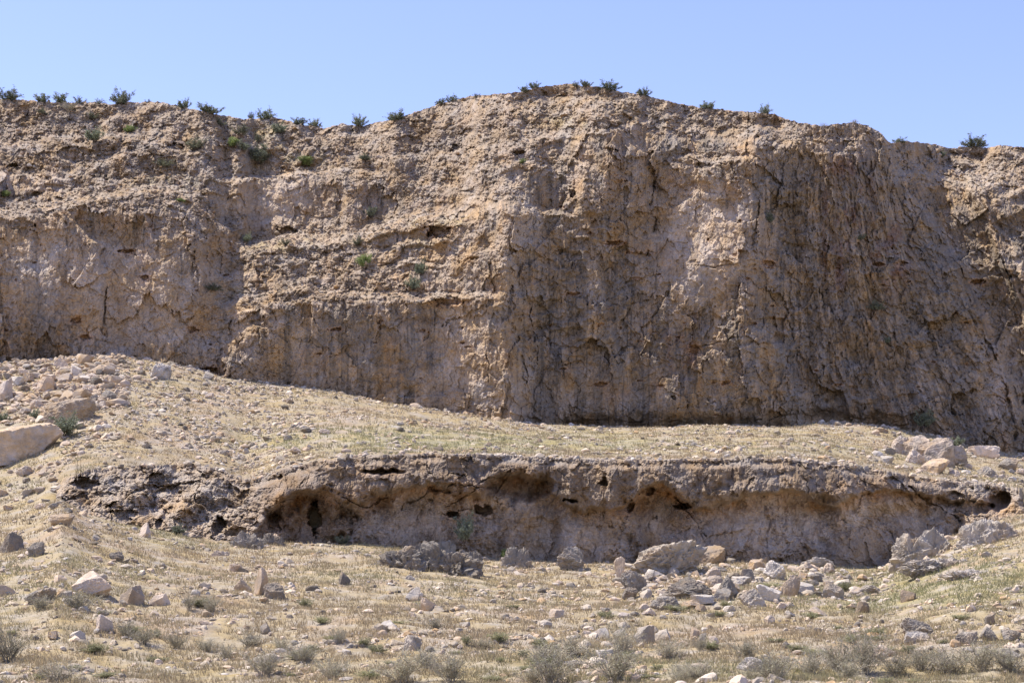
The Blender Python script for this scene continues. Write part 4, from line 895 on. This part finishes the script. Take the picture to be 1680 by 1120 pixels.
SKYLINE = [(15, 162, 34, 20, 'green', 'bushy green shrub on the skyline at the left edge'), (67, 170, 22, 15, 'green', 'small shrub on the skyline, second from the left edge'),
 (100, 169, 26, 17, 'green', 'green shrub on the skyline, left of the biggest dark shrub by two'), (130, 170, 24, 13, 'grey', 'sparse grey shrub on the skyline left of the biggest dark shrub'),
 (163, 170, 18, 8, 'grey', 'faint low grey shrub just left of the biggest dark skyline shrub'), (198, 174, 38, 24, 'dark', 'biggest dark green shrub on the left skyline, round and dense'),
 (240, 168, 13, 7, 'grey', 'tiny pale shrub on the skyline right of the biggest dark shrub'), (303, 179, 24, 15, 'green', 'green shrub on the skyline between the biggest and the flat dark shrub'),
 (343, 189, 36, 16, 'dark', 'wide flat dark shrub on the left skyline'), (411, 197, 14, 15, 'grey', 'thin see-through shrub touching its bushier neighbour on the skyline'),
 (436, 195, 28, 18, 'green', 'bushy shrub with upright twigs on the skyline right of a thin one'), (490, 209, 22, 13, 'green', 'rounded shrub at the skyline dip, left one of two'),
 (516, 217, 22, 15, 'dark', 'dark shrub at the skyline dip, right one of two'), (590, 211, 22, 19, 'green', 'shrub on the skyline just after the dip, alone'),
 (653, 191, 42, 15, 'green', 'widest shrub on the rising skyline left of the summit'), (722, 176, 16, 11, 'dark', 'small dark shrub on the rising skyline, left of a pair'),
 (742, 168, 20, 11, 'green', 'small green shrub on the rising skyline, right of a pair'), (782, 159, 12, 6, 'grey', 'tiny grey shrub on the rising skyline near the summit'),
 (860, 152, 18, 11, 'dark', 'dark shrub left of the summit, left one of a touching pair'), (877, 147, 18, 12, 'green', 'green shrub left of the summit, right one of a touching pair'),
 (945, 141, 14, 7, 'grey', 'tiny grey shrub on the highest point of the skyline'), (961, 143, 18, 10, 'dark', 'small dark shrub right of the highest point'),
 (1000, 148, 30, 17, 'green', 'bushy shrub right of the summit, largest one there'), (1056, 157, 26, 14, 'green', 'shrub on the skyline starting the descent right of the summit'),
 (1162, 178, 26, 13, 'dark', 'low dark shrub on the right skyline, halfway down'), (1256, 187, 18, 17, 'green', 'upright narrow shrub standing alone on the right skyline'),
 (1352, 206, 12, 8, 'dry', 'small dry grey shrub left of the rounded right bluff'), (1402, 204, 13, 8, 'dry', 'small dry grey shrub on top of the rounded right bluff'),
 (1476, 233, 20, 9, 'green', 'low shrub on the skyline right of the bluff step'), (1600, 241, 38, 19, 'green', 'bushy shrub on the skyline near the right edge')]
for px, py, wd, h, kd, lb in SKYLINE:
    j = int(np.searchsorted(CL['u'], px)); X, Y, Z = CL['X'][-1, j], CL['Y'][-1, j], CL['Z'][-1, j]
    s = Y / F; shrub((X, Y + .1, Z - .1), wd * .92 * s, (h * .78 + 2) * s, kd, lb, SKY_, rq)
FACE = [(157, 232, 30, 18, 'green', 'green shrub on the upper left slope below the biggest skyline shrub'), (213, 216, 18, 10, 'bright', 'bright green low plant on the upper left slope'),
 (113, 182, 30, 12, 'dry', 'brown dead shrub just below the left skyline'), (74, 188, 18, 10, 'grey', 'grey shrub just below the skyline at far left'), (320, 246, 34, 20, 'grey', 'grey green shrub spreading on the upper left slope'),
 (152, 196, 18, 10, 'grey', 'small grey shrub between the skyline and the green slope shrub'), (380, 241, 20, 14, 'bright', 'bright green plant on the upper slope left of a dark rounded shrub'),
 (400, 248, 20, 14, 'dark', 'dark shrub touching the right side of the bright green plant'), (424, 268, 38, 26, 'green', 'largest rounded shrub on the upper left face, above the pale recess'),
 (424, 232, 18, 12, 'grey', 'small grey shrub above the largest rounded face shrub'), (460, 219, 24, 15, 'green', 'shrub on the slope just under the skyline dip'), (396, 222, 26, 14, 'grey', 'pale grey shrub under the thin skyline shrub'),
 (362, 206, 20, 12, 'grey', 'grey shrub under the wide flat dark skyline shrub'), (502, 272, 26, 14, 'bright', 'pale green shrub on the bench right of the pale recess top'), (270, 275, 30, 12, 'grey', 'low straw-green shrub on the left slope'),
 (403, 398, 16, 14, 'green', 'small green shrub on the bench below the pale recess'), (468, 402, 18, 10, 'grey', 'small grey shrub on the straw-coloured bench below the recess'), (600, 440, 22, 20, 'bright', 'fresh green shrub on the rubble in the middle of the face'),
 (692, 450, 20, 18, 'green', 'green shrub on rubble, upper one of two right of the fresh green one'), (677, 474, 22, 18, 'dark', 'dark green shrub on rubble, lower one of two right of the fresh green one'),
 (607, 356, 18, 14, 'dark', 'dark shrub in the shaded hollow left of the grassy bench'), (585, 402, 18, 14, 'grey', 'shrub on the left tip of the grassy bench'), (598, 262, 16, 9, 'green', 'small shrub high in the middle of the left face'),
 (856, 268, 10, 7, 'bright', 'tiny green plant high on the middle face'), (1437, 508, 22, 14, 'dark', 'dark shrub clinging to the right wall, upper one of two'), (1455, 563, 16, 11, 'dark', 'dark shrub clinging to the right wall, lower one of two'),
 (1262, 364, 16, 14, 'dark', 'dark shrub in the crack beside the pale wall'), (1411, 393, 14, 8, 'dark', 'tiny dark shrub high on the right wall'), (1545, 258, 14, 9, 'green', 'small shrub on the slope under the right skyline'),
 (350, 476, 24, 10, 'dark', 'dark low shrub in the gully at the left of the middle buttress'), (8, 322, 16, 9, 'bright', 'bright green plant on the ledge at the left edge'), (297, 330, 12, 5, 'bright', 'tiny yellow green plant on the left slope below the bench')]
for px, py, wd, h, kd, lb in FACE:
    X, Y, Z = cliff_spot(px, py); s = Y / F
    shrub((X, Y - .12, Z - .05), wd * s, h * s, kd, lb, 'shrubs growing on the cliff face', rq)
GND = [(103, 716, 46, 32, 'green', 'any', 'fullest green shrub at the right end of the big tilted slab'), (8, 692, 18, 14, 'green', 'any', 'small green shrub behind the big tilted slab at the left edge'), (56, 688, 14, 16, 'dark', 'any', 'small dark shrub in the gap between two large pale slabs'),
 (1518, 712, 32, 24, 'green', 'top', 'green shrub on top of the block heap at the right'), (1571, 734, 20, 16, 'green', 'top', 'small green shrub between the block heap and the long boulder'),
 (240, 762, 20, 16, 'grey', 'top', 'grey green shrub on the rim of the left outcrop'), (130, 772, 30, 12, 'grey', 'any', 'low grey shrub at the left end of the outcrop rim'), (760, 900, 30, 38, 'green', 'low', 'tall green shrub at the ledge foot above the long grey outcrop'),
 (292, 868, 26, 14, 'dark', 'low', 'dark green shrub in the corner of the left outcrop foot'), (560, 892, 26, 12, 'dark', 'low', 'dark low shrub in the shade at the big cave mouth'), (826, 918, 16, 16, 'bright', 'low', 'bright green shrub beside the rugged dark outcrop in the centre'),
 (430, 794, 16, 12, 'dark', 'top', 'dark small shrub on the grass pocket above the left outcrop')]
for px, py, wd, h, kd, zn, lb in GND:
    X, Y, Z = spot(px, py, zn) if px != 760 else ledge_spot(px, 890); s = Y / F
    if px == 1518: Y -= .1; Z += .35
    if px == 760: Y -= 1.0; X = (px - CX) / F * Y
    shrub((X, Y, Z - .02), wd * s, h * s, kd, lb, 'shrubs at the foot of the rocks', rq)
# dry shrubs of the foreground
DRY = [(15, 1085, 70, 50), (65, 1000, 40, 22), (130, 1000, 60, 34), (95, 1118, 60, 30), (205, 1045, 40, 26), (235, 1055, 50, 26), (290, 1062, 34, 26), (310, 1000, 24, 24), (345, 1003, 36, 24), (340, 1068, 40, 24),
 (372, 1080, 40, 30), (435, 1108, 70, 36), (410, 1060, 40, 30), (500, 1085, 60, 34), (545, 1115, 60, 40), (555, 1055, 24, 30), (460, 1065, 40, 22), (715, 1030, 34, 18), (655, 1118, 80, 40), (700, 1095, 50, 30), (740, 1118, 70, 42),
 (790, 1062, 36, 22), (900, 1088, 80, 44), (940, 1075, 50, 40), (870, 1118, 50, 30), (905, 1122, 80, 44), (1010, 1118, 80, 60), (1020, 1070, 50, 36), (1100, 1078, 60, 26), (1140, 1118, 80, 34), (1115, 1120, 40, 30), (1150, 1068, 26, 22),
 (1225, 1078, 50, 26), (1270, 1120, 80, 50), (1240, 1122, 50, 36), (1330, 1110, 50, 40), (1375, 1100, 60, 60), (1420, 1105, 70, 60), (1470, 1108, 60, 44), (1555, 1105, 80, 48), (1510, 1100, 50, 36), (1610, 1100, 60, 46), (1660, 1102, 70, 44), (1390, 1118, 50, 34)]
for i, (px, py, wd, h) in enumerate(DRY):
    X, Y, Z = spot(px, min(py, 1125), 'low'); s = Y / F
    zn = 'left' if px < 560 else 'middle' if px < 980 else 'right'
    shrub((X, Y, Z - .02), wd * 1.05 * s, h * rq.uniform(.75, 1.2) * s, 'dry', f'twiggy grey dry shrub in the foreground, {zn} third of the bottom strip', 'dry shrubs in the foreground', rq)
for i in range(70):
    px = rq.uniform(-10, 1690); py = rq.uniform(1050, 1124) if i > 22 else rq.uniform(960, 1050)
    X, Y, Z = spot(px, py, 'low'); s = Y / F
    shrub((X, Y, Z - .01), rq.uniform(16, 42) * s, rq.uniform(6, 15) * s, 'tuft', 'yellow green weedy tuft among the stones of the foreground slope', 'weedy tufts in the foreground', rq)
print("BUILT", len(bpy.data.objects))
